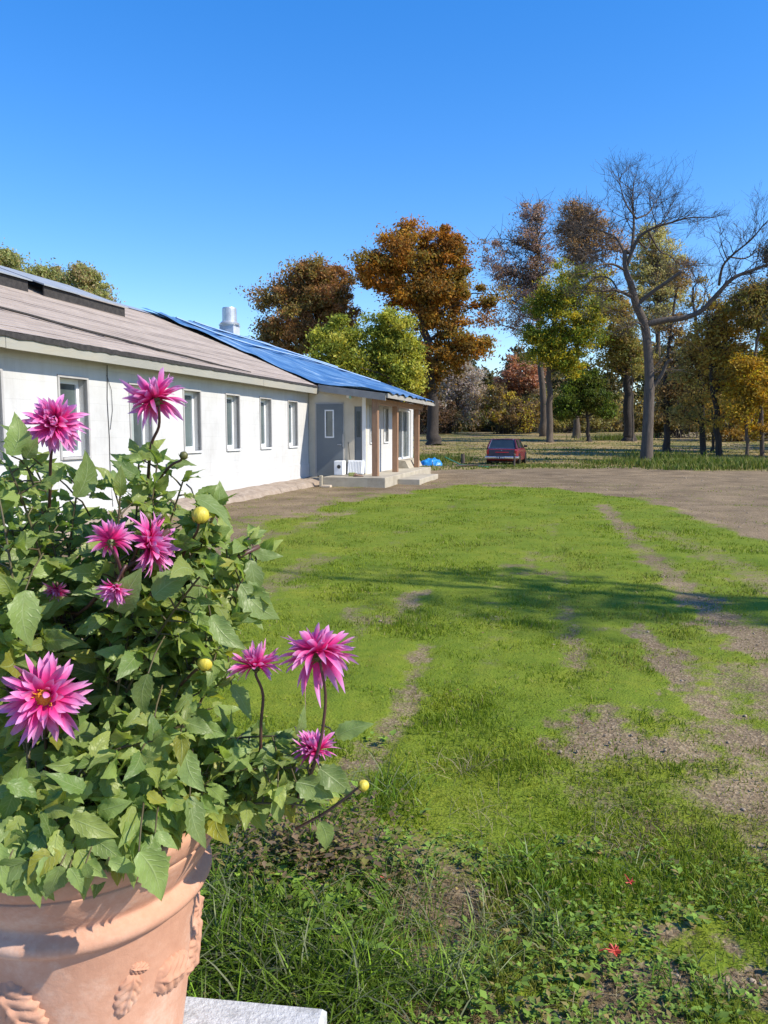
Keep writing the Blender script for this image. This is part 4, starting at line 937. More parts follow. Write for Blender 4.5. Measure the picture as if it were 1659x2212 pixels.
make_tree('ash_tree', 'short thin trunk between two dark slim trunks on the right', 'tree', 55, z4(1356,0)[0], Z(z4, [(1356,1640),(1350,1450),(1340,1280)]), .14, Z(z4, [(1340,1250,90,60),(1400,1320,80,50)]), 4200, .13, BRN, 17, BARKD, 'slim trees on the right', 50, .4, 14)
make_tree('beech_tree', 'slender pale trunk tree with golden brown leaves near the right edge', 'tree', 46, z4(1542,0)[0], Z(z4, [(1545,1712),(1540,1550),(1538,1380),(1550,1250)]), .14,
    Z(z4, [(1550,1210,100,60),(1520,1310,90,70),(1600,1330,80,90),(1500,1460,80,60,.5),(1590,1560,70,60,.4),(1560,1420,70,60,.5)]), 12000, .11, GLD[1:]+[(.16,.10,.02),(.11,.085,.02)], 18, BARK, 'slim trees on the right', 110, .34, 24)
make_tree('locust_tree', 'wavy thin trunk tree at the right edge reaching above the others', 'tree', 46, z4(1625,0)[0], Z(z4, [(1625,1722),(1622,1500),(1600,1280),(1588,1130),(1610,980),(1625,830),(1620,740)]), .15,
    Z(z4, [(1560,790,90,50,.6),(1640,760,70,60,.5),(1520,850,80,40,.5),(1660,870,70,60,.6),(1580,930,90,60,.8)]), 8500, .11, OLV+[(.15,.11,.03)], 19, BARK, 'slim trees on the right', 100, .36, 36, twigs=220)
make_tree('golden_maple', 'bright golden orange maple at the far right edge', 'tree', 52, z4(1720,0)[0], Z(z4, [(1720,1700),(1700,1400),(1700,1200)]), .25,
    Z(z4, [(1680,1020,70,60),(1700,1130,90,80),(1650,1230,60,60,.7),(1700,1330,90,90),(1650,1430,60,50,.6)]), 15000, .12, GLD, 20, BARK, None, 110, .36, 22)
make_tree('spruce_tree', 'dark branch clump of tree cut by the upper right picture edge', 'tree', 40, 1735, [(1735,1030),(1735,800),(1730,600),(1725,520)], .3,
    [(1700,545,45,22),(1712,600,40,30),(1690,560,22,14,.6),(1720,520,35,25),(1705,680,40,30,.6)], 9000, .11, [(.03,.035,.03),(.05,.05,.04),(.07,.06,.05)], 21, BARKD, None, 70, .3, 26, twigs=120)
# forest edge out to the right (seen in part, and shading the field)
er = random.Random(44)
for i in range(10):
    px = 1800+i*60+er.uniform(-10, 20); dd = er.uniform(34, 66)
    make_tree('woodland_tree', 'woodland tree continuing the tree line beyond the right picture edge', 'tree', dd, px, [(px,990),(px+er.uniform(-20,20),800),(px,620)], .3,
        [(px+er.uniform(-40,40), er.uniform(520,880), er.uniform(40,65), er.uniform(40,65)) for _ in range(7)], 4200, .26, er.choice([BRN, OLV, ORA]), 60+i, BARKD, 'woodland trees off to the right', 90, .6, 16)
# ---- shrubs along the far field edge
def shrub(name, label, px, d, lobes, n, size, pal, seed, group=None, cl=80, cs=.5, stems=16):
    rgn = np.random.default_rng(seed); rn = random.Random(seed); k = d/F
    b0 = P(px, 935, d); bz = float(terr(b0.x, d)); org = Vector((b0.x, d, bz)); root = empty(name, org, 0, label, 'shrub', group)
    lob = [(P(l[0], l[1], d+rn.uniform(-2, 2)), l[2]*k, l[2]*k*.7, l[3]*k, 1) for l in lobes]
    V, Q, C, cc = tree_leaves(rgn, lob, n, size, pal, cl, cs)
    V[:, 2] = np.maximum(V[:, 2], bz)
    np_mesh('foliage', V-np.array(org), [Q], TLEAF, root, col=C)
    mb = MB()
    for i in rgn.choice(len(cc), stems, replace=False): limb(mb, org+Vector((rn.gauss(0,.8), rn.gauss(0,.5), -.1)), cc[i], .07, .02, rn, .06, 5, 4)
    mb.build('stems', BARKD, root, org)
shrub('alder_shrub', 'grey purple leafless looking thicket at the foot of the orange tree', 960, 104, [(960,850,55,55),(990,810,35,30),(930,890,40,45),(1000,880,55,50),(1010,830,40,40)], 22000, .15, GRY, 30, 'bushes along the far field edge', 160, .55, 60)
shrub('sumac_shrub', 'rusty pink bush right of the grey thicket', 1130, 106, [(1120,800,35,25),(1145,825,30,30),(1100,840,40,30),(1160,800,18,18)], 14000, .16, RUS, 31, 'bushes along the far field edge', 90, .55, 26)
shrub('alder_shrub', 'dark mixed bush with yellow patch below the rusty bush', 1090, 102, [(1080,890,50,42),(1130,885,45,45),(1060,870,35,40),(1160,900,40,32)], 16000, .15, [(.09,.065,.045),(.12,.08,.04),(.07,.065,.03),(.30,.2,.03)], 32, 'bushes along the far field edge', 130, .5, 40)
shrub('alder_shrub', 'dark brown thicket beside the porch end under the orange tree', 915, 100, [(915,880,35,55),(890,850,40,60),(950,900,40,35),(870,880,40,50)], 16000, .15, [(.06,.04,.03),(.09,.055,.035),(.05,.045,.025)], 33, 'bushes along the far field edge', 120, .5, 36)
shrub('willow_shrub', 'pale olive brush behind the trunks right of the car', 1230, 108, [(1210,900,50,32),(1270,905,50,30),(1320,890,45,40),(1190,870,30,40),(1240,860,40,40)], 17000, .16, [(.17,.16,.055),(.13,.12,.045),(.20,.15,.06),(.11,.09,.05)], 34, 'bushes along the far field edge', 130, .55, 36)
shrub('willow_shrub', 'brown brush behind the trunks right of the bare tree', 1460, 85, [(1430,900,60,50),(1500,890,60,60),(1380,900,40,40),(1470,840,60,50)], 17000, .15, [(.10,.075,.03),(.13,.10,.03),(.07,.06,.025),(.16,.12,.04)], 35, 'bushes along the far field edge', 140, .5, 40)
shrub('willow_shrub', 'orange brown brush at the right edge behind the slim trunks', 1600, 75, [(1570,900,60,60),(1640,880,50,70),(1600,830,60,50),(1690,900,60,60)], 17000, .14, [(.20,.11,.02),(.13,.085,.025),(.08,.06,.02),(.28,.17,.03)], 36, 'bushes along the far field edge', 140, .5, 40)
# ---- far wood behind everything
def far_wood():
    rgn = np.random.default_rng(99); rn = random.Random(99); lob = []
    for i in range(70):
        px = 840+i*17+rn.uniform(-8, 8); d = rn.uniform(128, 160); top = 742+40*math.sin(i*.55)+rn.uniform(-25, 35)
        top = max(top, 735); k = d/F
        lob.append((P(px, (top+930)/2, d), 26*k, 22*k, (930-top)/2*k, 1))
    for i in range(110):
        px = 840+i*11; d = rn.uniform(118, 130); k = d/F; lob.append((P(px, 920, d), 24*k, 10*k, 20*k, 1.6))
    V, Q, C, cc = tree_leaves(rgn, lob, 150000, .38, [(.04,.045,.018),(.055,.05,.02),(.07,.05,.025),(.035,.04,.018)], 1500, .9)
    tag(np_mesh('far_wood', V, [Q], TLEAF, col=C), 'dark far wood closing off the field', 'woodland', kind='stuff')
far_wood()

# ---- the big bare tree
def bare_tree():
    d = 40.0; rn = random.Random(17); org = P(1393, 1000, d); org.z = 0
    root = empty('bare_tree', org, 0, 'big leafless tree with curved trunk and long right limb at the drive edge', 'tree')
    def pts(l, spread=0.0, seed=0):
        q = []; dd = 0
        for i, (a, b_) in enumerate(l):
            dd += spread; q.append(P(*z4(a, b_), d+dd))
        return q
    trunk = pts([(985,1745),(992,1600),(997,1480),(1002,1340),(1003,1240),(992,1080),(975,960),(932,860),(902,745),(872,665),(866,560)])
    trad = [.36,.29,.275,.265,.24,.22,.215,.20,.17,.14,.10]
    def dense(p, r, sub=4):
        P2, R2 = [], []
        n = len(p)
        for i in range(n-1):
            p0 = p[max(i-1,0)]; p1 = p[i]; p2 = p[i+1]; p3 = p[min(i+2,n-1)]
            for s in range(sub):
                t = s/sub
                q = .5*((2*p1)+(p2-p0)*t+(2*p0-5*p1+4*p2-p3)*t*t+(3*p1-p0-3*p2+p3)*t**3)
                P2.append(q); R2.append(r[i]+(r[i+1]-r[i])*t)
        P2.append(p[-1]); R2.append(r[-1]); return P2, R2
    mb = MB(); tp, tr = dense(trunk, trad)
    tr = [r*(1+.06*mnoise.noise(q*3)) for q, r in zip(tp, tr)]
    mb.tube(tp, tr, 14, False); mb.build('trunk', BARKG, root, org, smooth=True)
    LIMBS = [  # points, r0, r1, depth drift per point
     ([(866,560),(905,560),(922,470),(930,370),(925,270),(935,190),(950,130)], .10, .012, .12),
     ([(985,965),(1080,945),(1180,935),(1260,900),(1320,830),(1400,740),(1480,705),(1580,670),(1670,655)], .165, .05, -.25),
     ([(1388,750),(1395,650),(1440,590),(1520,520),(1590,430),(1670,375)], .075, .015, -.3),
     ([(1440,590),(1550,590),(1640,540),(1700,500)], .045, .015, .4),
     ([(940,850),(1010,790),(1080,740),(1145,690)], .11, .075, -.35),
     ([(908,812),(840,795),(770,790),(700,805)], .10, .04, -.4),
     ([(872,668),(800,645),(730,650),(650,680),(590,695)], .075, .02, -.4),
     ([(835,792),(800,710),(730,690),(680,740),(640,800)], .05, .015, .3),
     ([(878,640),(930,500),(1000,450),(1080,430),(1180,410),(1290,420)], .095, .015, -.3),
     ([(928,380),(1010,340),(1060,270),(1120,190)], .05, .012, .35),
     ([(866,570),(835,480),(800,440),(740,400),(670,380),(600,360)], .06, .014, .4),
     ([(932,380),(870,320),(830,250),(805,190)], .05, .010, -.3),
     ([(1000,455),(1080,545),(1160,560),(1240,600),(1380,590)], .05, .012, .5),
     ([(1006,1330),(1060,1250),(1085,1180),(1105,1165)], .12, .06, -.2),
     ([(1015,1000),(1060,1010),(1150,960),(1200,930)], .03, .01, .3),
     ([(985,1010),(930,960),(880,985),(840,1000)], .05, .02, -.4),
     ([(940,500),(1010,530),(1060,440),(1150,330),(1200,270)], .05, .012, .5),
    ]
    bmb = MB(); total = [0]; budget = [0]
    def child(p, dirv, L, r, lev):
        if total[0] > budget[0]: return
        total[0] += 1; n = 5 if lev < 3 else 3
        q = [p]; v = dirv.normalized()
        for i in range(n):
            v = (v+Vector((rn.gauss(0,.17), rn.gauss(0,.17), rn.gauss(.03,.15)))).normalized(); q.append(q[-1]+v*L/n)
        bmb.tube(q, [r+(max(r*.3,.004)-r)*i/n for i in range(n+1)], 5 if lev == 1 else 3, False)
        if lev < 4:
            for k in range({1: 6, 2: 5, 3: 3}[lev]):
                i = rn.randint(1, n); b_ = q[i]; ax = Vector((rn.gauss(0,1), rn.gauss(0,1), rn.gauss(0,.7))).normalized()
                child(b_, v*.9+ax*.75+Vector((0,0,.15)), L*rn.uniform(.42,.65), r*.5, lev+1)
    for (l, r0, r1, dr) in LIMBS:
        p = pts(l, 0); p = [q+Vector((0, dr*i, 0)) for i, q in enumerate(p)]
        q, r = dense(p, [r0+(r1-r0)*i/(len(p)-1) for i in range(len(p))])
        lm = MB(); lm.tube(q, r, 8, True); lm.build('limb', BARKG if r0 > .1 else BARK, root, org, smooth=True)
        n = len(q)
        if r1 >= .05 and r0 < .13: continue
        budget[0] = total[0]+1500; order = list(range(int(n*.25), n)); rn.shuffle(order)
        for i in order:
            for rep in range(2 if i > n*.45 else 1):
                if rn.random() < .8:
                    t = (q[min(i+1,n-1)]-q[max(i-1,0)]).normalized(); ax = Vector((rn.gauss(0,1), rn.gauss(0,1), rn.gauss(.25,.8))).normalized()
                    child(q[i], t*.8+ax*.9, rn.uniform(1.2, 2.8)*(1-.58*i/n), max(min(r[i]*.5, .03), .013), 1 if rn.random() < .15 else 2)
    bmb.build('twigs', BARK, root, org)
    # snapped pale twigs by the fork
    sm = MB()
    for _ in range(12):
        a = P(*z4(rn.uniform(1010,1100), rn.uniform(1080,1290)), d+rn.uniform(-.5,.3)); v = Vector((rn.uniform(.2,1), rn.uniform(-.4,.4), rn.uniform(-.2,.7))).normalized()*rn.uniform(.6,1.6)
        limb(sm, P(*z4(1004, 1240), d), a, .03, .018, rn, .08, 4, 4); limb(sm, a, a+v, .018, .006, rn, .1, 4, 4)
    sm.build('dead_branches', BARKG, root, org)
bare_tree()
# tree standing outside the frame on the right; its shadow crosses the lawn
def side_tree(x, y, hgt, seed, label, targets):
    """targets: where on the lawn each leafy branch throws its shade"""
    rn = random.Random(seed); rgn = np.random.default_rng(seed); org = Vector((x, y, 0)); root = empty('roadside_tree', org, 0, label, 'tree', 'trees right of the yard')
    mb = MB(); top = Vector((x-.6, y+.3, hgt)); tpts = limb(mb, (x,y,-.2), top, .15, .02, rn, .02, 12, 9)
    lob = []
    for (px, py) in targets:
        g = G(px+rn.uniform(-40,40), py+rn.uniform(-14,14)); k = (x-1.0+rn.uniform(-1.0, 1.0)-g.x)/SUN.x; c = g+SUN*k; lob.append((c, .9, .20, .30, 1))
    V, Q, C, cc = tree_leaves(rgn, lob, 62*len(targets), .075, OLV, 9*len(targets), .20)
    for e in cc[::4]:
        limb(mb, min(tpts[3:], key=lambda q: (q-Vector(e)+Vector((0,0,.8))).length), e, .035, .010, rn, .06, 5, 5)
    mb.build('trunk', BARK, root, org, smooth=True); np_mesh('crown', V-np.array(org), [Q], TLEAF, root, col=C)
side_tree(12.5, 3.0, 13.5, 71, 'slim tree right of the yard shading the lawn, nearest the camera', [(860,1262),(960,1248),(1060,1240),(1140,1250),(1240,1262)])
side_tree(14.5, 2.4, 14.5, 72, 'slim tree right of the yard shading the lawn, middle one', [(900,1295),(1010,1302),(1130,1312),(1290,1285),(1420,1300),(1540,1305)])
side_tree(15.5, 1.6, 15.0, 73, 'slim tree right of the yard shading the lawn, farthest from the house', [(1180,1352),(1320,1345),(1450,1335),(1590,1330),(1690,1345),(1000,1340)])
# ------------------------------------------------------------------ red car
def car():
    rp = G(1083, 1007); org = Vector((rp.x, rp.y, 0))
    root = empty('hatchback_car', org, R(-17), 'old dark red hatchback parked with its back to the yard', 'car'); root.scale = (.95, 1, .94)
    m, nt, b = new_mat('wine_red_paint'); b.inputs['Base Color'].default_value = (.30,.012,.03,1); b.inputs['Roughness'].default_value = .25; b.inputs['Coat Weight'].default_value = .6; b.inputs['Coat Roughness'].default_value = .08
    n1 = noise_(nt, 6, 4); r_ = ramp(nt, [(.3,(.15,.008,.02)),(.7,(.24,.012,.03))]); nt.links.new(n1, r_.inputs[0]); nt.links.new(r_.outputs[0], b.inputs['Base Color']); PAINT = m
    BLK = pbr('black_trim', (.012,.012,.014), rough=.4); CHR = pbr('dull_chrome', (.55,.55,.57), (.7,.7,.72), 8, .25, metal=.9)
    CG = glass_mat('car_glass', (.02,.028,.034), .04); TY = pbr('tyre_rubber', (.015,.015,.015), (.03,.03,.028), 20, .9)
    W2 = .80
    # body lower hull: stations y, half width, z bottom, z belt, tumble
    st = [(0.0,.72,.36,.84),(.04,.765,.30,.87),(.25,.80,.24,.885),(.9,.815,.21,.89),(2.0,.82,.20,.89),(2.7,.815,.20,.88),(3.2,.80,.22,.84),(3.75,.77,.26,.78),(3.98,.70,.34,.70)]
    vs, fs = [], []; K = 9
    for (y_, w_, zb, zt) in st:
        ring = [(-w_*.86,zb),(-w_*.97,zb+.08),(-w_,zb+.26),(-w_*.985,zt-.10),(-w_*.93,zt),(0,zt+.012),(w_*.93,zt),(w_*.985,zt-.10),(w_,zb+.26),(w_*.97,zb+.08),(w_*.86,zb)]
        vs += [(a, y_, c) for a, c in ring]
    K = 11
    for i in range(len(st)-1):
        for k in range(K): fs.append((i*K+k, i*K+(k+1)%K, (i+1)*K+(k+1)%K, (i+1)*K+k))
    fs.append(tuple(range(K-1,-1,-1))); fs.append(tuple((len(st)-1)*K+k for k in range(K)))
    body = MB().add(vs, fs).build('body', PAINT, root)
    # cabin: roof + pillars
    zb_, zr = .89, 1.38
    lowr = [(-.70,.05),(.70,.05),(.74,2.72),(-.74,2.72)]; up = [(-.565,.42),(.565,.42),(.575,1.95),(-.575,1.95)]
    c = MB(); 
    # roof slab with crown
    vs, fs = [], []
    ys = [.36,.42,.9,1.5,1.95,2.05]
    for i, y_ in enumerate(ys):
        w_ = .60 if 0 < i < 5 else .54; dz = -.03 if i in (0, 5) else 0
        vs += [(-w_, y_, zr-.06+dz), (-w_*.9, y_, zr-.015+dz), (0, y_, zr+.01+dz), (w_*.9, y_, zr-.015+dz), (w_, y_, zr-.06+dz)]
    for i in range(5):
        for k in range(4): fs.append((i*5+k, i*5+k+1, i*5+6+k, i*5+5+k))
    c.add(vs, fs)
    for sgn in (-1, 1):
        c.tube([(sgn*.715,.06,.89),(sgn*.66,.22,1.12),(sgn*.585,.40,1.33)], [.055,.05,.045], 6)   # rear pillar
        c.tube([(sgn*.755,1.35,.89),(sgn*.60,1.30,1.34)], .035, 6)                               # middle pillar
        c.tube([(sgn*.745,2.72,.87),(sgn*.59,1.98,1.34)], .035, 6)                               # front pillar
        c.tube([(sgn*.60,.40,1.335),(sgn*.605,1.2,1.345),(sgn*.59,1.98,1.335)], .035, 6)
        c.add([(sgn*.70,.07,.885),(sgn*.755,.62,.895),(sgn*.60,.60,1.33),(sgn*.585,.40,1.34)], [(0,1,2,3)])  # rear quarter
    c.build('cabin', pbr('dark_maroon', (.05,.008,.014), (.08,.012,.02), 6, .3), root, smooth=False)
    rw = MB(); rw.add([(-.66,.045,.90),(.66,.045,.90),(.55,.385,1.325),(-.55,.385,1.325)], [(0,1,2,3)]); rwo = rw.build('rear_window', CG, root)
    tr = MB(); tr.tube([(-.66,.04,.90),(.66,.04,.90),(.55,.38,1.33),(-.55,.38,1.33),(-.66,.04,.90)], .012, 5); tr.build('trim', CHR, rwo)
    hd = MB(); hd.tube([(-.45,.30,1.20),(0,.31,1.215),(.45,.30,1.20)], .008, 5); hd.build('heater_line', CHR, rwo)
    for sgn in (-1, 1):
        sw = MB(); sw.add([(sgn*.765,.66,.90),(sgn*.765,1.31,.90),(sgn*.615,1.27,1.32),(sgn*.615,.64,1.32)], [(0,1,2,3)]); sw.add([(sgn*.765,1.39,.90),(sgn*.765,2.60,.89),(sgn*.615,1.97,1.32),(sgn*.615,1.34,1.32)], [(0,1,2,3)]); sw.build('side_window', CG, root)
        for yy in (.72, 3.18):
            ar = MB(); ar.lathe([(.0,0),(.335,0),(.335,.02),(.0,.02)], 20, (0,0,0), Matrix.Translation((sgn*.803 if sgn > 0 else -.823, yy, .31)) @ Matrix.Rotation(R(90),4,'Y'))
            ar.build('wheel_arch', BLK, root)
        tl = MB(); tl.box((sgn*.70-.055,-.030,.62),(sgn*.70+.055,.02,.80),.01); tl.build('tail_light', pbr('red_lamp', (.35,.01,.01), rough=.15), root)
        mi = MB(); mi.box((sgn*.90-.09,2.30,.92),(sgn*.90+.09,2.36,1.03),.02); mi.tube([(sgn*.78,2.36,.90),(sgn*.88,2.34,.95)], .02, 6); mi.build('wing_mirror', BLK, root)
        ex = None
    ws = MB(); ws.add([(-.70,2.76,.88),(.70,2.76,.88),(.56,2.02,1.33),(-.56,2.02,1.33)], [(3,2,1,0)]); ws.build('windscreen', CG, root)
    tg = MB(); tg.box((-.64,-.028,.50),(.64,.03,.83),.015); tg.box((-.63,-.034,.575),(.63,-.0285,.59)); tgo = tg.build('tailgate', pbr('shade_painted_tailgate', (.025,.025,.05), (.045,.04,.07), 6, .25), root, label='tailgate panel with shade and sky reflection painted in as navy')  # navy stands for the rear's shade and sky reflection, painted into its colour
    rs = MB(); rs.box((-.30,-.045,.685),(.36,-.029,.715),.005); rs.build('reflector_strip', pbr('red_reflector', (.55,.01,.03), rough=.2), tgo)
    lk = MB(); lk.lathe([(0,0),(.022,0),(.022,.02),(0,.025)], 12, (0,0,0), Matrix.Translation((0,-.028,.80)) @ Matrix.Rotation(R(90),4,'X')); lk.build('lock', CHR, tgo)
    bp = MB(); bp.box((-.80,-.12,.38),(.80,.02,.50),.03); bp.box((.765,.02,.38),(.85,.35,.50),.02); bp.box((-.85,.02,.38),(-.765,.35,.50),.02); bpo = bp.build('bumper', CHR, root)
    pl = MB(); pl.box((-.26,-.135,.385),(.16,-.121,.49)); plo = pl.build('number_plate', pbr('dark_plate', (.05,.05,.06), rough=.4), bpo)
    gl = MB(); rn = random.Random(2)
    for xx in (-.22,-.15,-.03,.04,.10): gl.box((xx,-.139,.405),(xx+.03,-.1355,.47)); gl.box((xx+.03,-.139,.405+rn.uniform(0,.04)),(xx+.045,-.1355,.425+rn.uniform(0,.04)))
    gl.build('plate_marks', WHITE, plo)
    for sgn in (-1, 1):
        for yy in (.72, 3.18):
            M_ = Matrix.Translation((sgn*.72, yy, .305)) @ Matrix.Rotation(R(90),4,'Y')
            t_ = MB(); t_.lathe([(.19,-.09),(.27,-.095),(.30,-.07),(.305,0),(.30,.07),(.27,.095),(.19,.09)], 24, (0,0,0), M_); wo = t_.build('wheel', TY, root, smooth=True)
            r2 = MB(); r2.lathe([(0,-.075),(.10,-.085),(.19,-.06),(.19,.06),(.10,.085),(0,.075)], 20, (0,0,0), M_); r2.build('rim', CHR, wo)
    MB().box((-.6,.3,.19),(.6,3.7,.24)).build('underbody', BLK, root)
car()
gp = P(*[829.5+ (1240+1225/9.217)*.81-829.5, 940], 35.2)
pst = MB(); pst.tube([(0,0,-.05),(.005,0,.3),(-.005,0,.58)], [.045,.042,.04], 8); pst.lathe([(0,.57),(.055,.57),(.06,.60),(.04,.63),(0,.64)], 10); o = pst.build('marker_post', BARKG, None); o.location=(gp.x, 35.2, 0); tag(o, 'short pale post standing at the right rear corner of the car', 'post')

# ------------------------------------------------------------------ fallen leaves
RL = pbr('red_fallen_leaf', (.42,.035,.025), (.55,.09,.04), 20, .6)
def fallen(px, py, s, label, seed):
    g = G(px, py); rn = random.Random(seed); mb = MB(); vs = [(0,0,.012)]
    for i in range(20):
        a = 2*PI*i/20; r_ = s*(1 if i%4 == 0 else .62 if i%2 else .45)*rn.uniform(.6,1.15); vs.append((r_*math.cos(a), r_*math.sin(a), .01+rn.uniform(0,.5)*s))
    mb.add(vs, [(0, i+1, (i+1)%20+1) for i in range(20)]); mb.tube([(0,0,.012),(-s*.9,-s*.5,.03),(-s*1.5,-s*.7,.02)], .002, 4)
    o = mb.build('fallen_leaf', RL, None); o.location = (g.x, g.y, .035); o.rotation_euler = (.35, .1, rn.uniform(0, 6)); tag(o, label, 'leaf', 'red fallen leaves')
fallen(1326, 2083, .03, 'larger curled red leaf in the front grass', 1); fallen(1364, 1932, .022, 'small bright red leaf farther back in the grass', 2); fallen(838, 1925, .024, 'dull red leaf among straw near the tall grass', 3)

# ------------------------------------------------------------------ concrete step and pot
SLABM = pbr('speckled_concrete', (.42,.42,.41), (.62,.62,.61), 60, .9, .5, 90, c3=(.36,.36,.35), scale3=25)
ZS = 0.20
cA, cB = G(385, 2146, ZS), G(706, 2176, ZS)
e = (cB-cA).normalized(); nrm = Vector((e.y, -e.x, 0))
mb = MB(); far0 = cA-e*1.3; B2 = cB
cor = [far0, B2, B2+nrm*1.2, far0+nrm*1.2]; ch = .012
vs = [(c_.x, c_.y, -.05) for c_ in cor]+[(c_.x, c_.y, ZS-ch) for c_ in cor]
ctr_ = sum(cor, Vector())/4
vs += [(c_.x+(ctr_.x-c_.x)*.012, c_.y+(ctr_.y-c_.y)*.012, ZS) for c_ in cor]
fs = []
for k in range(4):
    for r_ in (0, 4): fs.append((r_+k, r_+4+k, r_+4+(k+1)%4, r_+(k+1)%4))
fs.append((8,11,10,9)[::-1]); mb.add(vs, fs)
slab = mb.build('concrete_step', SLABM, None, Vector((cA.x, cA.y, 0))); tag(slab, 'grey speckled concrete step under the terracotta pot', 'step')

PC = Vector((-.678, 1.65, ZS)); PH = 0.45; PR = 0.292
TERRA = None
m, nt, b = new_mat('terracotta'); f1 = noise_(nt, 5, 6, .65); f2 = noise_(nt, 55, 4, .6)
r_ = ramp(nt, [(.25,(.42,.21,.135)),(.5,(.52,.28,.185)),(.72,(.60,.36,.26))]); nt.links.new(math_(nt,'ADD',math_(nt,'MULTIPLY',f1,.75),math_(nt,'MULTIPLY',f2,.25)), r_.inputs[0])
ef = noise_(nt, 4.5, 8, .78); er_ = ramp(nt, [(.5,(0,0,0)),(.66,(1,1,1))]); nt.links.new(ef, er_.inputs[0])
nt.links.new(mixc(nt, math_(nt,'MULTIPLY',er_.outputs[0],.5), r_.outputs[0], (.66,.50,.40)), b.inputs['Base Color']); b.inputs['Roughness'].default_value=.85; b.inputs['Specular IOR Level'].default_value=.2
bump_(nt, b, math_(nt,'ADD',f2,math_(nt,'MULTIPLY',f1,.6)), .25, .006); TERRA = m
pot = empty('flower_pot', PC, 0, 'large terracotta pot with relief leaves holding the dahlias', 'flower pot')
k = PR
prof = [(0,.012),(.165,.012),(.172,0),(.182,0),(.188,.02),(.203,.12),(.216,.22),(.227,.29),(.231,.302),(.238,.304),(.250,.309),(.2555,.319),(.253,.328),(.240,.335),(.234,.340),(.235,.346),(.244,.356),(.260,.378),(.271,.398),(.276,.408),(.276,.4095),(.271,.411),(.276,.4125),(.282,.424),(.290,.438),(.292,.447),(.289,.454),(.281,.456),(.268,.452),(.262,.440),(.255,.40),(.245,.36)]
prof = [(r_*1.104, z_*1.28) for r_, z_ in prof]
MB().lathe(prof, 112).build('body', TERRA, pot, smooth=True)
SOIL = pbr('potting_soil', (.03,.022,.016), (.06,.045,.032), 12, .95, .8, 30)
mb = MB(); mb.lathe([(.283,.520),(.2,.528),(.1,.533),(0,.536)], 24); mb.build('soil', SOIL, pot)
def pot_r(z):
    for (r0, z0), (r1, z1_) in zip(prof[4:8], prof[5:9]):
        if z0 <= z <= z1_: return r0+(r1-r0)*(z-z0)/(z1_-z0)
    return .2
def relief(th, z, L, Wd, rot, name, fun, thick=.014, NU=34, NV=22):
    """leaf shaped relief wrapped on the pot wall at angle th"""
    vs, fs = [], []
    for i in range(NU+1):
        for j in range(NV+1):
            t = i/NU; c = j/NV*2-1
            hw_ = fun(t)*Wd/2; a = (t-.5)*L; bb = c*hw_
            du = a*math.cos(rot)-bb*math.sin(rot); dv = a*math.sin(rot)+bb*math.cos(rot)
            zz = z+dv; rb = pot_r(zz); ang = th+du/rb
            rib = .5+.5*math.cos((t*5.0-abs(c)*1.1)*2*PI)
            gr_ = math.exp(-(((t*5.0-abs(c)*1.5) % 1.0-.5)*7)**2)
            hgt = thick*((1-c*c)**.4*.85-.34*gr_*min(1, abs(c)*4)*(1-abs(c)*.5)+.30*math.exp(-(c*9)**2)+.06*rib)*min(1, t*6)*min(1, (1-t)*5+.25)
            rr_ = rb-.002+hgt
            vs.append((rr_*math.cos(ang), rr_*math.sin(ang), zz))
    fs = [(i*(NV+1)+j, i*(NV+1)+j+1, (i+1)*(NV+1)+j+1, (i+1)*(NV+1)+j) for i in range(NU) for j in range(NV)]
    return MB().add(vs, fs).build(name, TERRA, pot, smooth=True)
oak = lambda t: max(.05, math.sin(PI*min(1, .08+t*.9))**.7*(1+.09*math.sin(t*5*2*PI)))
acan = lambda t: max(.08, math.sin(PI*min(1, .12+t*.8))**.6*(1+.10*math.sin(t*7*2*PI)))
# angles: 0 = +x, -90 deg = towards the camera (-y)
def pot_at(px, py):
    best = None
    for i in range(-130, 40):
        for z in np.arange(.04, .37, .005):
            a = R(i); r_ = pot_r(z); q = proj(PC+Vector((r_*math.cos(a), r_*math.sin(a), z))); e_ = (q[0]-px)**2+(q[1]-py)**2
            nrm_ = Vector((math.cos(a), math.sin(a))); 
            if nrm_.dot(Vector((PC.x, PC.y))) < .25 and (best is None or e_ < best[0]): best = (e_, a, z)
    return best[1], best[2]
for (px, py, L_, W_, rot, fn, th_) in [(276,2150,.098,.055,R(253),oak,.014),(372,2098,.115,.080,R(-14),acan,.022),(428,2040,.14,.095,R(80),acan,.02),(300,2092,.05,.028,R(-25),oak,.010),(45,2190,.15,.10,R(-60),acan,.022)]:
    th, z_ = pot_at(px, py); relief(th, z_, L_, W_, rot, 'leaf_relief', fn, th_)
for th in (20, 60, 120, 180, -150): relief(R(th), .26, .12, .075, R(-75), 'leaf_relief', acan, .02)

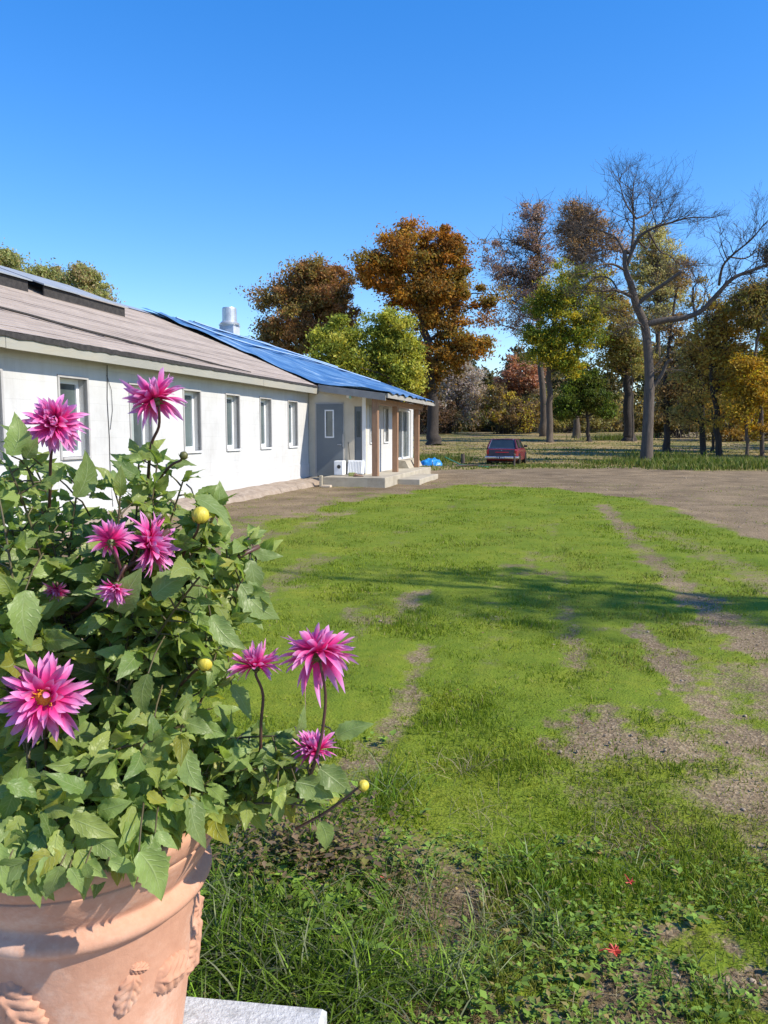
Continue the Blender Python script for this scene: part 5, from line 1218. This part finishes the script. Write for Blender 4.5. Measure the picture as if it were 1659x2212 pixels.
# ------------------------------------------------------------------ dahlia
pr = random.Random(2024); prn = np.random.default_rng(2024)
dahlia = empty('dahlia_plant', (PC.x, PC.y, PC.z+.536), 0, 'bushy dahlia with magenta cactus blooms growing in the terracotta pot', 'plant')
DORG = Vector((PC.x, PC.y, PC.z+.536))
LEAF = leaf_mat('dahlia_leaf', 0.48, 0.42, 0.45, veins=True, tint=(1.2, 1.25, .5))
STEM = pbr('dahlia_stem', (.075,.055,.03), (.11,.10,.04), 20, .5)
STEMD = pbr('dahlia_flower_stem', (.075,.028,.032), (.11,.06,.04), 20, .45)
def leaf_template(seed):
    r_ = random.Random(seed); NT = 13; CR = (-1, -.5, 0, .5, 1); V, UVs = [], []
    asp = r_.uniform(.17, .27); fold = r_.uniform(.12, .35); curl = r_.uniform(.1, .95); tw = r_.uniform(-.3, .3); sb = r_.uniform(-.12, .12)
    for i in range(NT+1):
        t = i/NT
        w_ = asp*1.12*(math.sin(PI*min(1, t**.70))**1.05)*(1.0 if t < .99 else 0)
        if 0 < i < NT: w_ *= (1.0+(.10 if i % 2 else -.07))
        w_ = max(w_, .004)
        for c in CR:
            a = tw*t; zz = fold*abs(c)*w_+.22*math.sin(c*3+t*10+seed)*w_*abs(c)
            x_ = t-.03*abs(c)*(1 if i % 2 else 0); y_ = c*w_+sb*math.sin(PI*t); z_ = -curl*t*t*.5+zz
            y2 = y_*math.cos(a)-zz*math.sin(a)*.5; z2 = z_+y_*math.sin(a)
            V.append((x_, y2, z2)); UVs.append((c, t))
    Q = [(i*5+k, i*5+k+1, i*5+6+k, i*5+5+k) for i in range(NT) for k in range(4)]
    return np.array(V), np.array(UVs), np.array(Q)
LT = [leaf_template(s) for s in range(12)]
LV, LU, LQ, LC = [], [], [], []; loff = [0]
SILH = [(-400,930),(0,935),(45,915),(75,960),(130,985),(200,1000),(240,985),(300,958),(340,955),(365,985),(400,980),(425,1012),(415,1060),(490,1085),(500,1120),(555,1135),(590,1160),(615,1198),(570,1225),(560,1260),(578,1310),(540,1345),(530,1390),(495,1400),(500,1450),(490,1500),(520,1545),(560,1565),(640,1560),(690,1575),(765,1575),(770,1640),(775,1690),(740,1730),(720,1795),(690,1835),(655,1790),(610,1800),(560,1785),(510,1785),(455,1795),(420,1840),(385,1890),(350,1955),(300,1905),(250,1915),(200,1915),(60,1935),(30,1945),(-60,1960),(-400,1990)]
def in_poly(px, py, poly):
    ins = False; n = len(poly)
    for i in range(n):
        ax, ay = poly[i]; bx, by = poly[(i+1)%n]
        if (ay > py) != (by > py) and px < (bx-ax)*(py-ay)/(by-ay)+ax: ins = not ins
    return ins
SUND = SUN.normalized()
def add_leaf(base, dirv, size, up=None, tone=None):
    d = Vector(dirv).normalized()
    if up is None: up = Vector((pr.gauss(.52,.55), pr.gauss(-.48,.55), pr.gauss(.6,.5)))
    up = (up-d*up.dot(d))
    up = up.normalized() if up.length > 1e-4 else d.orthogonal().normalized()
    sd = up.cross(d)
    V, U, Q = LT[pr.randrange(len(LT))]
    Mx = np.array([list(d), list(sd), list(up)])*size
    LV.append(V@Mx+np.array(base)); LU.append(U); LQ.append(Q+loff[0]); loff[0] += len(V)
    if tone is None:
        r_ = pr.random()
        tone = (.26,.35,.10) if r_ < .50 else (.32,.38,.095) if r_ < .80 else (.15,.235,.065) if r_ < .95 else (.34,.33,.05)
    g = pr.uniform(.7, 1.2)
    LC.append(np.tile(np.array(tone)*g*1.14, (len(V), 1)))
stem_mb = MB()
def compound(node, dirv, size, n=3, check=True):
    d = Vector(dirv).normalized(); pet = size*pr.uniform(.45, .8)
    droop = Vector((0,0,-.25)); tip = node+d*pet
    if check:
        px, py = proj(tip+d*size*.55)
        if not in_poly(px, py, SILH): return
        if py < 1140 and pr.random() < .42: return
    stem_mb.tube([node, node+d*pet*.5+Vector((0,0,pet*.05)), tip], [.0022,.0018,.0014], 5, False)
    add_leaf(tip, d+droop*pr.uniform(.2,1), size)
    sd = d.cross(Vector((0,0,1))); sd = sd.normalized() if sd.length > 1e-3 else Vector((1,0,0))
    for k in range((n-1)//2):
        b_ = node+d*pet*(.95-.35*k)
        for s in (-1, 1):
            if pr.random() < .92: add_leaf(b_, d*.55+sd*s*.8+droop*pr.uniform(0,.8)+Vector((0,0,pr.gauss(0,.15))), size*pr.uniform(.55,.8))
def bez(p0, p1, p2, n):
    return [p0*(1-t)**2+p1*2*t*(1-t)+p2*t*t for t in [i/n for i in range(n+1)]]
def leafy_stem(tip, r=.0045, leaf=.075, start=.25, mat=None, nodes=None, rootpt=None):
    a = pr.uniform(0, 2*PI); rr_ = pr.uniform(.02, .2)
    p0 = rootpt or Vector((PC.x+rr_*math.cos(a), PC.y+rr_*math.sin(a), DORG.z))
    tip = Vector(tip); L = (tip-p0).length
    mid = p0.lerp(tip, .5)+Vector((0,0,L*.14))+Vector((pr.gauss(0,.03), pr.gauss(0,.03), 0))
    c = bez(p0, mid, tip, 14)
    stem_mb.tube(c, [r*(1-.55*i/14) for i in range(15)], 6, False)
    n = nodes or max(3, int(L/.052))
    for k in range(n):
        t = start+(1-start)*(k+.5)/n; i = min(int(t*14), 13); q = c[i].lerp(c[i+1], t*14-i)
        ax = (c[i+1]-c[i]).normalized(); o = ax.orthogonal().normalized(); o.rotate(Quaternion(ax, pr.uniform(0, 2*PI)))
        for s in (-1, 1):
            dv = o*s*1.0+ax*pr.uniform(.1,.6)+Vector((.12, -.12, .10))
            compound(q, dv, leaf*pr.choice((.55,.7,.85,1.0,1.1,1.35))*(1-.25*t), 3 if pr.random() < .6 else 5)
    for s in range(3):
        add_leaf(tip, (c[-1]-c[-2]).normalized()+Vector((pr.gauss(0,.6),pr.gauss(0,.6),pr.gauss(0,.4))), leaf*pr.uniform(.5,.9))
# stems that fill the bush
tips = []
cnt = 0
while cnt < 52:
    px = pr.uniform(-260, 560); py = pr.uniform(985, 1720)
    if not in_poly(px, py, SILH): continue
    if py < 1060 and 190 < px < 240: continue
    d = pr.uniform(1.36, 2.05) if py > 1200 else pr.uniform(1.5, 1.95)
    tips.append((px, py, d)); cnt += 1
for (px, py, d) in tips: leafy_stem(P(px, py, d), leaf=.078)
# stems placed for the outline of the bush
for (px, py, d) in [(40,960,1.6),(20,1010,1.55),(75,1010,1.7),(170,1040,1.65),(300,990,1.62),(340,1000,1.6),(395,1040,1.62),(330,1060,1.6),(470,1100,1.66),(440,1160,1.6),(540,1165,1.7),(560,1200,1.72),(500,1200,1.65),
                    (530,1290,1.66),(500,1340,1.6),(470,1400,1.6),(470,1480,1.6),(600,1590,1.6),(640,1640,1.62),(690,1600,1.66),(700,1700,1.6),(660,1740,1.55),(600,1720,1.55),(560,1640,1.6),(620,1680,1.7),(540,1750,1.55),(680,1660,1.55),
                    (300,1840,1.42),(180,1840,1.42),(60,1860,1.42),(120,1780,1.4),(240,1760,1.4),(360,1720,1.42),(40,1720,1.4),(450,1700,1.48),(330,1600,1.4),(200,1640,1.4),(400,1560,1.45)]:
    leafy_stem(P(px, py, d), leaf=.075, start=.45)
# a few large leaves placed by eye at the rim and outline
EX = Vector((1,0,0)); EZ_ = Vector((0,0,1)); TOC = Vector((.55,-.75,.40))
for (px, py, d, ang, size, up) in [(300,1840,1.285,-68,.105,TOC),(335,1800,1.31,-30,.05,TOC),(60,1860,1.285,-150,.11,TOC),(95,1850,1.285,-80,.085,TOC),(15,1865,1.285,-100,.085,TOC),(-25,1862,1.285,-80,.08,TOC),(60,1880,1.285,-60,.07,TOC),(130,1870,1.285,-110,.07,TOC),(5,1880,1.285,-40,.07,TOC),(150,1875,1.285,-60,.05,TOC),(185,1865,1.285,-80,.04,TOC),(235,1860,1.30,-20,.06,TOC),
        (420,1075,1.62,-25,.10,Vector((.2,-.5,.8))),(25,985,1.5,80,.085,TOC),(55,990,1.5,50,.05,TOC),(165,1075,1.55,75,.10,TOC),(360,1010,1.62,15,.06,TOC),(545,1190,1.7,-5,.07,TOC),(540,1210,1.66,-75,.10,TOC),(520,1260,1.64,-40,.12,TOC),(430,1250,1.6,-100,.09,TOC),
        (55,1275,1.42,-75,.11,TOC),(50,1660,1.38,-95,.11,TOC),(110,1790,1.38,-100,.08,TOC),(410,1720,1.42,-65,.105,TOC),(330,1570,1.42,-80,.10,TOC),(400,1620,1.42,-60,.09,TOC),(600,1700,1.5,-80,.10,TOC),(640,1690,1.5,-30,.09,TOC),(690,1775,1.52,-75,.08,TOC),(725,1590,1.62,25,.09,TOC),
        (320,1455,1.42,-95,.09,TOC),(250,1320,1.45,55,.10,TOC),(330,1290,1.45,30,.09,TOC),(455,1330,1.5,-40,.10,TOC),(690,1660,1.52,-35,.09,TOC),(640,1585,1.58,60,.06,TOC),(500,1480,1.6,-50,.09,TOC)]:
    b_ = P(px, py, d); a = R(ang); dv = EX*math.cos(a)+EZ_*math.sin(a)+Vector((0, pr.uniform(-.3,.2), 0))
    add_leaf(b_, dv, size, up+Vector((pr.gauss(0,.25), 0, pr.gauss(0,.2))), (.25,.34,.11))
    q = b_-dv.normalized()*size*.5+Vector((0, .10, 0)); stem_mb.tube([q, b_.lerp(q,.4)+Vector((0,0,.008)), b_], [.002,.0018,.0015], 5, False)

for i in range(34):
    px = pr.uniform(-60, 365); py = 1872-0.00042*max(px, 0)**2+pr.uniform(-75, 8)
    b_ = P(px, py, pr.uniform(1.29, 1.36)+.0005*max(px-150, 0)); a = R(pr.gauss(-85, 40)); dv = EX*math.cos(a)+EZ_*math.sin(a)*.8+Vector((0, pr.uniform(-.7, -.1), .15))
    add_leaf(b_, dv, pr.uniform(.05, .09), TOC+Vector((pr.gauss(0,.3), 0, pr.gauss(.2,.25))))
for i in range(120):
    px = pr.uniform(-80, 390); py = pr.uniform(1680, 1840-0.00042*max(px, 0)**2); b_ = P(px, py, pr.uniform(1.30, 1.42)+.0005*max(px-150, 0)); a = R(pr.gauss(-70, 70))
    add_leaf(b_, EX*math.cos(a)+EZ_*math.sin(a)+Vector((0, pr.uniform(-.6, .1), .1)), pr.uniform(.045, .085))
# ---- flowers
def petal_mat():
    m, nt, b = new_mat('dahlia_petal'); uv = nt.nodes.new('ShaderNodeUVMap'); uv.uv_map = 'uv'; sx = nt.nodes.new('ShaderNodeSeparateXYZ'); nt.links.new(uv.outputs[0], sx.inputs[0])
    n1 = noise_(nt, 90, 2); t = math_(nt, 'ADD', sx.outputs[1], math_(nt, 'MULTIPLY', math_(nt, 'SUBTRACT', n1, .5), .22))
    r_ = ramp(nt, [(.05,(.60,.010,.11)),(.34,(.85,.030,.25)),(.58,(.87,.12,.42)),(.84,(.85,.36,.66)),(1.0,(.78,.46,.78))]); nt.links.new(t, r_.inputs[0])
    st_ = math_(nt, 'MULTIPLY', math_(nt, 'ABSOLUTE', math_(nt, 'SINE', math_(nt, 'MULTIPLY', sx.outputs[0], 9.0))), .22)
    col = mixc(nt, st_, r_.outputs[0], (.50,.02,.26)); nt.links.new(col, b.inputs['Base Color']); b.inputs['Roughness'].default_value = .5; b.inputs['Specular IOR Level'].default_value = .3
    tr = nt.nodes.new('ShaderNodeBsdfTranslucent'); nt.links.new(col, tr.inputs['Color']); mx = nt.nodes.new('ShaderNodeMixShader'); mx.inputs[0].default_value = .38
    nt.links.new(b.outputs[0], mx.inputs[1]); nt.links.new(tr.outputs[0], mx.inputs[2]); nt.links.new(mx.outputs[0], nt.nodes['Material Output'].inputs['Surface']); return m
PETAL = petal_mat()
CENT_O = pbr('orange_disc', (.62,.20,.02), (.80,.36,.03), 60, .7, .6, 120); CENT_D = pbr('dark_red_disc', (.20,.01,.05), (.34,.02,.06), 60, .7, .6, 120)
CALYX = pbr('calyx_green', (.07,.085,.02), (.13,.12,.03), 30, .5)
BUDM = pbr('yellow_bud', (.50,.42,.03), (.62,.50,.07), 30, .45, .3, 50, stretch=(1,1,.2))
def frame(axis):
    z = Vector(axis).normalized(); x = z.orthogonal().normalized(); return x, z.cross(x), z
def flower(c, axis, rad, seed, centre='dark', rows=None, label=None, sag=.0, spread=1.0):
    rn = random.Random(seed); X, Y, Zx = frame(axis); c = Vector(c)
    V, U, Q = [], [], []; off = 0
    rows = rows or ([(22, 104, .97, .075), (24, 88, 1.02, .05), (22, 70, .97, .0), (18, 52, .82, -.05)]+([(16, 35, .64, -.1), (12, 18, .42, -.1)] if centre != 'orange' else [(11, 60, .52, .02)]))
    NS, CRS = 9, (-1, -.4, .4, 1)
    for (n, ang, ln, cv) in rows:
        ph = rn.uniform(0, 2*PI)
        for i in range(n):
            a = ph+2*PI*(i+rn.uniform(-.28,.28))/n; e_ = R(ang*spread+rn.gauss(0, 8)); L = rad*ln*rn.uniform(.74, 1.16)
            o = X*math.cos(a)+Y*math.sin(a); d = o*math.sin(e_)+Zx*math.cos(e_); nn = (Zx*math.sin(e_)-o*math.cos(e_)).normalized(); sd = d.cross(nn)
            w_ = rad*rn.uniform(.072,.115); roll = rn.uniform(.25,.9); cu = cv+rn.gauss(0,.17); tw = rn.gauss(0,.6); sw = rn.gauss(0,.14)
            for k in range(NS+1):
                t = k/NS; ww = w_*(.42+.58*math.sin(PI*min(.98, .12+t*.62)))*(1-max(0,(t-.66)/.34)**2.6*.95)
                p = c+o*rad*.06+d*L*t+nn*(-cu*L*t*t*2)+sd*sw*L*t*t+Vector((0,0,-sag*L*t*t))
                for cr in CRS:
                    aa = tw*t; q = p+(sd*math.cos(aa)+nn*math.sin(aa))*cr*ww+nn*(abs(cr)**1.5*ww*roll*(.5+.8*t))
                    V.append(q); U.append((cr, t))
            for k in range(NS):
                for j in range(3): Q.append((off+k*4+j, off+k*4+j+1, off+k*4+5+j, off+k*4+4+j))
            off += (NS+1)*4
    fo = np_mesh('flower', np.array([list(v-DORG) for v in V]), [np.array(Q)], PETAL, dahlia, smooth=True, uv=np.array(U))
    if label: fo['label'] = label
    M_ = Matrix.Translation(c-DORG) @ Matrix((X, Y, Zx)).transposed().to_4x4()
    ce = MB(); s_ = rad*(.26 if centre == 'orange' else .13)
    ce.lathe([(0,rad*.20),(s_*.6,rad*.18),(s_,rad*.10),(s_*.9,0),(0,-rad*.02)], 14, (0,0,0), M_)
    for i in range(26 if centre == 'orange' else 12):
        a = rn.uniform(0,2*PI); r_ = s_*math.sqrt(rn.random()); b_ = M_ @ Vector((r_*math.cos(a), r_*math.sin(a), rad*.15)); ce.tube([b_, b_+(M_.to_3x3() @ Vector((math.cos(a)*.2, math.sin(a)*.2, 1)))*rad*.13], [rad*.022, rad*.012], 5)
    ce.build('flower_centre', CENT_O if centre == 'orange' else CENT_D, fo, smooth=True)
    ca = MB(); ca.lathe([(0,-rad*.26),(rad*.06,-rad*.25),(rad*.15,-rad*.14),(rad*.19,-rad*.02),(rad*.10,0)], 12, (0,0,0), M_)
    for i in range(8):
        a = 2*PI*i/8; ax = Vector((math.cos(a), math.sin(a), 0)); ca.add([M_ @ (ax*rad*.12+Vector((0,0,-rad*.16))-Vector((-ax.y,ax.x,0))*rad*.06), M_ @ (ax*rad*.12+Vector((0,0,-rad*.16))+Vector((-ax.y,ax.x,0))*rad*.06), M_ @ (ax*rad*.36+Vector((0,0,-rad*.20)))], [(0,1,2)])
    ca.build('calyx', CALYX, fo, smooth=False)
    return c-Zx*rad*.25
fstem = MB()
def flower_stem(top, axis, via, r=.0031):
    """via: list of points from the flower down into the bush"""
    pts = [Vector(top), Vector(top)-Vector(axis).normalized()*.007]+[Vector(v) for v in via]
    out = []
    n = len(pts)
    for i in range(n-1):
        p0 = pts[max(i-1,0)]; p1 = pts[i]; p2 = pts[i+1]; p3 = pts[min(i+2,n-1)]
        for s in range(4):
            t = s/4; out.append(.5*((2*p1)+(p2-p0)*t+(2*p0-5*p1+4*p2-p3)*t*t+(3*p1-p0-3*p2+p3)*t**3))
    out.append(pts[-1]); fstem.tube(out, [r*(.8+.5*i/len(out)) for i in range(len(out))], 8, True)
px2m = lambda n_, d: n_*d/F
FL = [  # px,py,d, axis, radius px, centre, label, via, sag, spread
 (118,912,1.55,(.22,-.88,.30),62,'dark','magenta bloom facing forward at upper left, in front of the second window',[(110,985,1.57),(108,1060,1.6),(103,1180,1.68),(100,1350,1.72)],.10,1.0),
 (334,864,1.58,(-.45,.30,.80),62,'dark','topmost magenta bloom tilted sideways in front of the wall',[(343,922,1.60),(326,965,1.62),(318,1060,1.66),(305,1200,1.7)],.02,.98),
 (322,1174,1.52,(.97,-.12,.06),66,'dark','magenta bloom turned sideways in the middle of the bush',[(285,1212,1.55),(250,1248,1.58),(215,1290,1.6),(150,1340,1.66)],.03,.85),
 (240,1170,1.44,(-.25,.70,.60),46,'dark','pale lilac bloom seen from behind, half hidden by stems',[(256,1215,1.45),(262,1260,1.48),(240,1330,1.6)],.0,.7),
 (250,1265,1.44,(-.15,-.6,-.7),40,'dark','small magenta bloom hanging downward below the crossing stem',[(272,1222,1.46),(250,1275,1.56),(215,1330,1.66)],.0,.6),
 (95,1506,1.40,(.30,-.93,.26),90,'orange','large open magenta bloom with orange centre at lower left',[(100,1560,1.48),(100,1650,1.58),(110,1760,1.64)],.06,1.0),
 (553,1440,1.55,(-.05,.28,.95),54,'dark','smaller magenta bloom on a bent stem left of the biggest right bloom',[(568,1500,1.56),(564,1560,1.57),(558,1660,1.6),(520,1750,1.64)],.0,.86),
 (688,1412,1.50,(-.22,.62,.75),80,'dark','biggest right hand magenta bloom seen from behind above the lawn',[(703,1500,1.51),(699,1560,1.515),(690,1610,1.52),(668,1680,1.54),(620,1760,1.6)],.05,1.02),
 (682,1622,1.56,(-.05,-.15,.95),50,'dark','fading magenta bloom pointing upward low on the right',[(672,1660,1.57),(650,1710,1.6),(600,1770,1.64)],.0,.66),
 (122,1272,1.56,(.1,-.6,-.5),26,'dark','small dark magenta bloom shaded inside the bush',[(130,1320,1.64),(140,1380,1.68)],.0,.6),
]
for i, (px, py, d, ax, rp_, ce, lb, via, sag, spd) in enumerate(FL):
    top = flower(P(px, py, d), ax, px2m(rp_, d), 300+i, ce, None, lb, sag, spd)
    flower_stem(top, ax, [P(*v) for v in via])
def bud(px, py, d, rp_, axis, via, label, green=False):
    c = P(px, py, d); r_ = px2m(rp_, d); X, Y, Zx = frame(axis); M_ = Matrix.Translation(c-DORG) @ Matrix((X, Y, Zx)).transposed().to_4x4()
    mb = MB(); vs = []; n = 24; prof_ = [(.05,-1.0),(.62,-.8),(.95,-.35),(1.0,.05),(.86,.5),(.58,.82),(.25,.98),(.02,1.0)]
    for (a, z_) in prof_:
        for k in range(n):
            th = 2*PI*k/n; rr_ = a*(1+.05*math.cos(th*8+z_*2)); vs.append(M_ @ Vector((rr_*r_*math.cos(th), rr_*r_*math.sin(th), z_*r_)))
    mb.add(vs, [(i*n+k, i*n+(k+1)%n, (i+1)*n+(k+1)%n, (i+1)*n+k) for i in range(7) for k in range(n)])
    o = mb.build('bud', CALYX if green else BUDM, dahlia, smooth=True, label=label)
    ca = MB()
    for i in range(7):
        a = 2*PI*i/7; v = Vector((math.cos(a), math.sin(a), 0)); t_ = Vector((-v.y, v.x, 0))
        ca.add([M_ @ (v*r_*.3-Vector((0,0,r_*1.02))-t_*r_*.2), M_ @ (v*r_*.3-Vector((0,0,r_*1.02))+t_*r_*.2), M_ @ (v*r_*1.1-Vector((0,0,r_*.45))+t_*r_*.22), M_ @ (v*r_*1.45-Vector((0,0,r_*.1))), M_ @ (v*r_*1.1-Vector((0,0,r_*.45))-t_*r_*.22)], [(0,1,2,3,4)])
    ca.build('calyx', CALYX, o)
    flower_stem(c-Zx*r_*.95, axis, [P(*v) for v in via], .0028)
bud(433,1113,1.52,19,(.25,-.35,.8),[(425,1150,1.56),(400,1190,1.6),(360,1260,1.66)],'yellow bud at the upper right of the bush')
bud(443,1433,1.50,17,(.5,-.4,.6),[(420,1450,1.54),(390,1480,1.6)],'yellow bud in the middle right of the bush')
bud(785,1697,1.50,13,(.85,-.1,.5),[(745,1725,1.51),(700,1757,1.53),(640,1790,1.58)],'round yellow bud on the low right stem')
bud(397,984,1.60,9,(.6,-.3,.7),[(370,1005,1.61),(345,1035,1.63),(325,1090,1.66)],'small green bud near the topmost bloom', True)
bud(318,1116,1.55,10,(.0,-.3,.9),[(318,1150,1.58),(320,1200,1.62)],'tiny yellow green bud above the sideways bloom', True)
# thick purple brown branches crossing the bush
for pl_ in ([(365,1145,1.53),(300,1205,1.55),(235,1260,1.56),(190,1310,1.57),(170,1325,1.6),(130,1322,1.62)], [(345,1165,1.55),(290,1225,1.57),(225,1285,1.6)], [(560,1180,1.68),(520,1200,1.66),(480,1215,1.65),(420,1230,1.66)], [(520,1195,1.66),(540,1165,1.68)]):
    fstem.tube([P(*q) for q in pl_], [.0055-.0005*i for i in range(len(pl_))], 7)
fstem.build('flower_stems', STEMD, dahlia, DORG, smooth=True)
stem_mb.build('stems', STEM, dahlia, DORG, smooth=True)
np_mesh('foliage', np.concatenate(LV)-np.array(DORG), [np.concatenate(LQ)], LEAF, dahlia, smooth=True, col=np.concatenate(LC), uv=np.concatenate(LU))
print('leaves', len(LV))
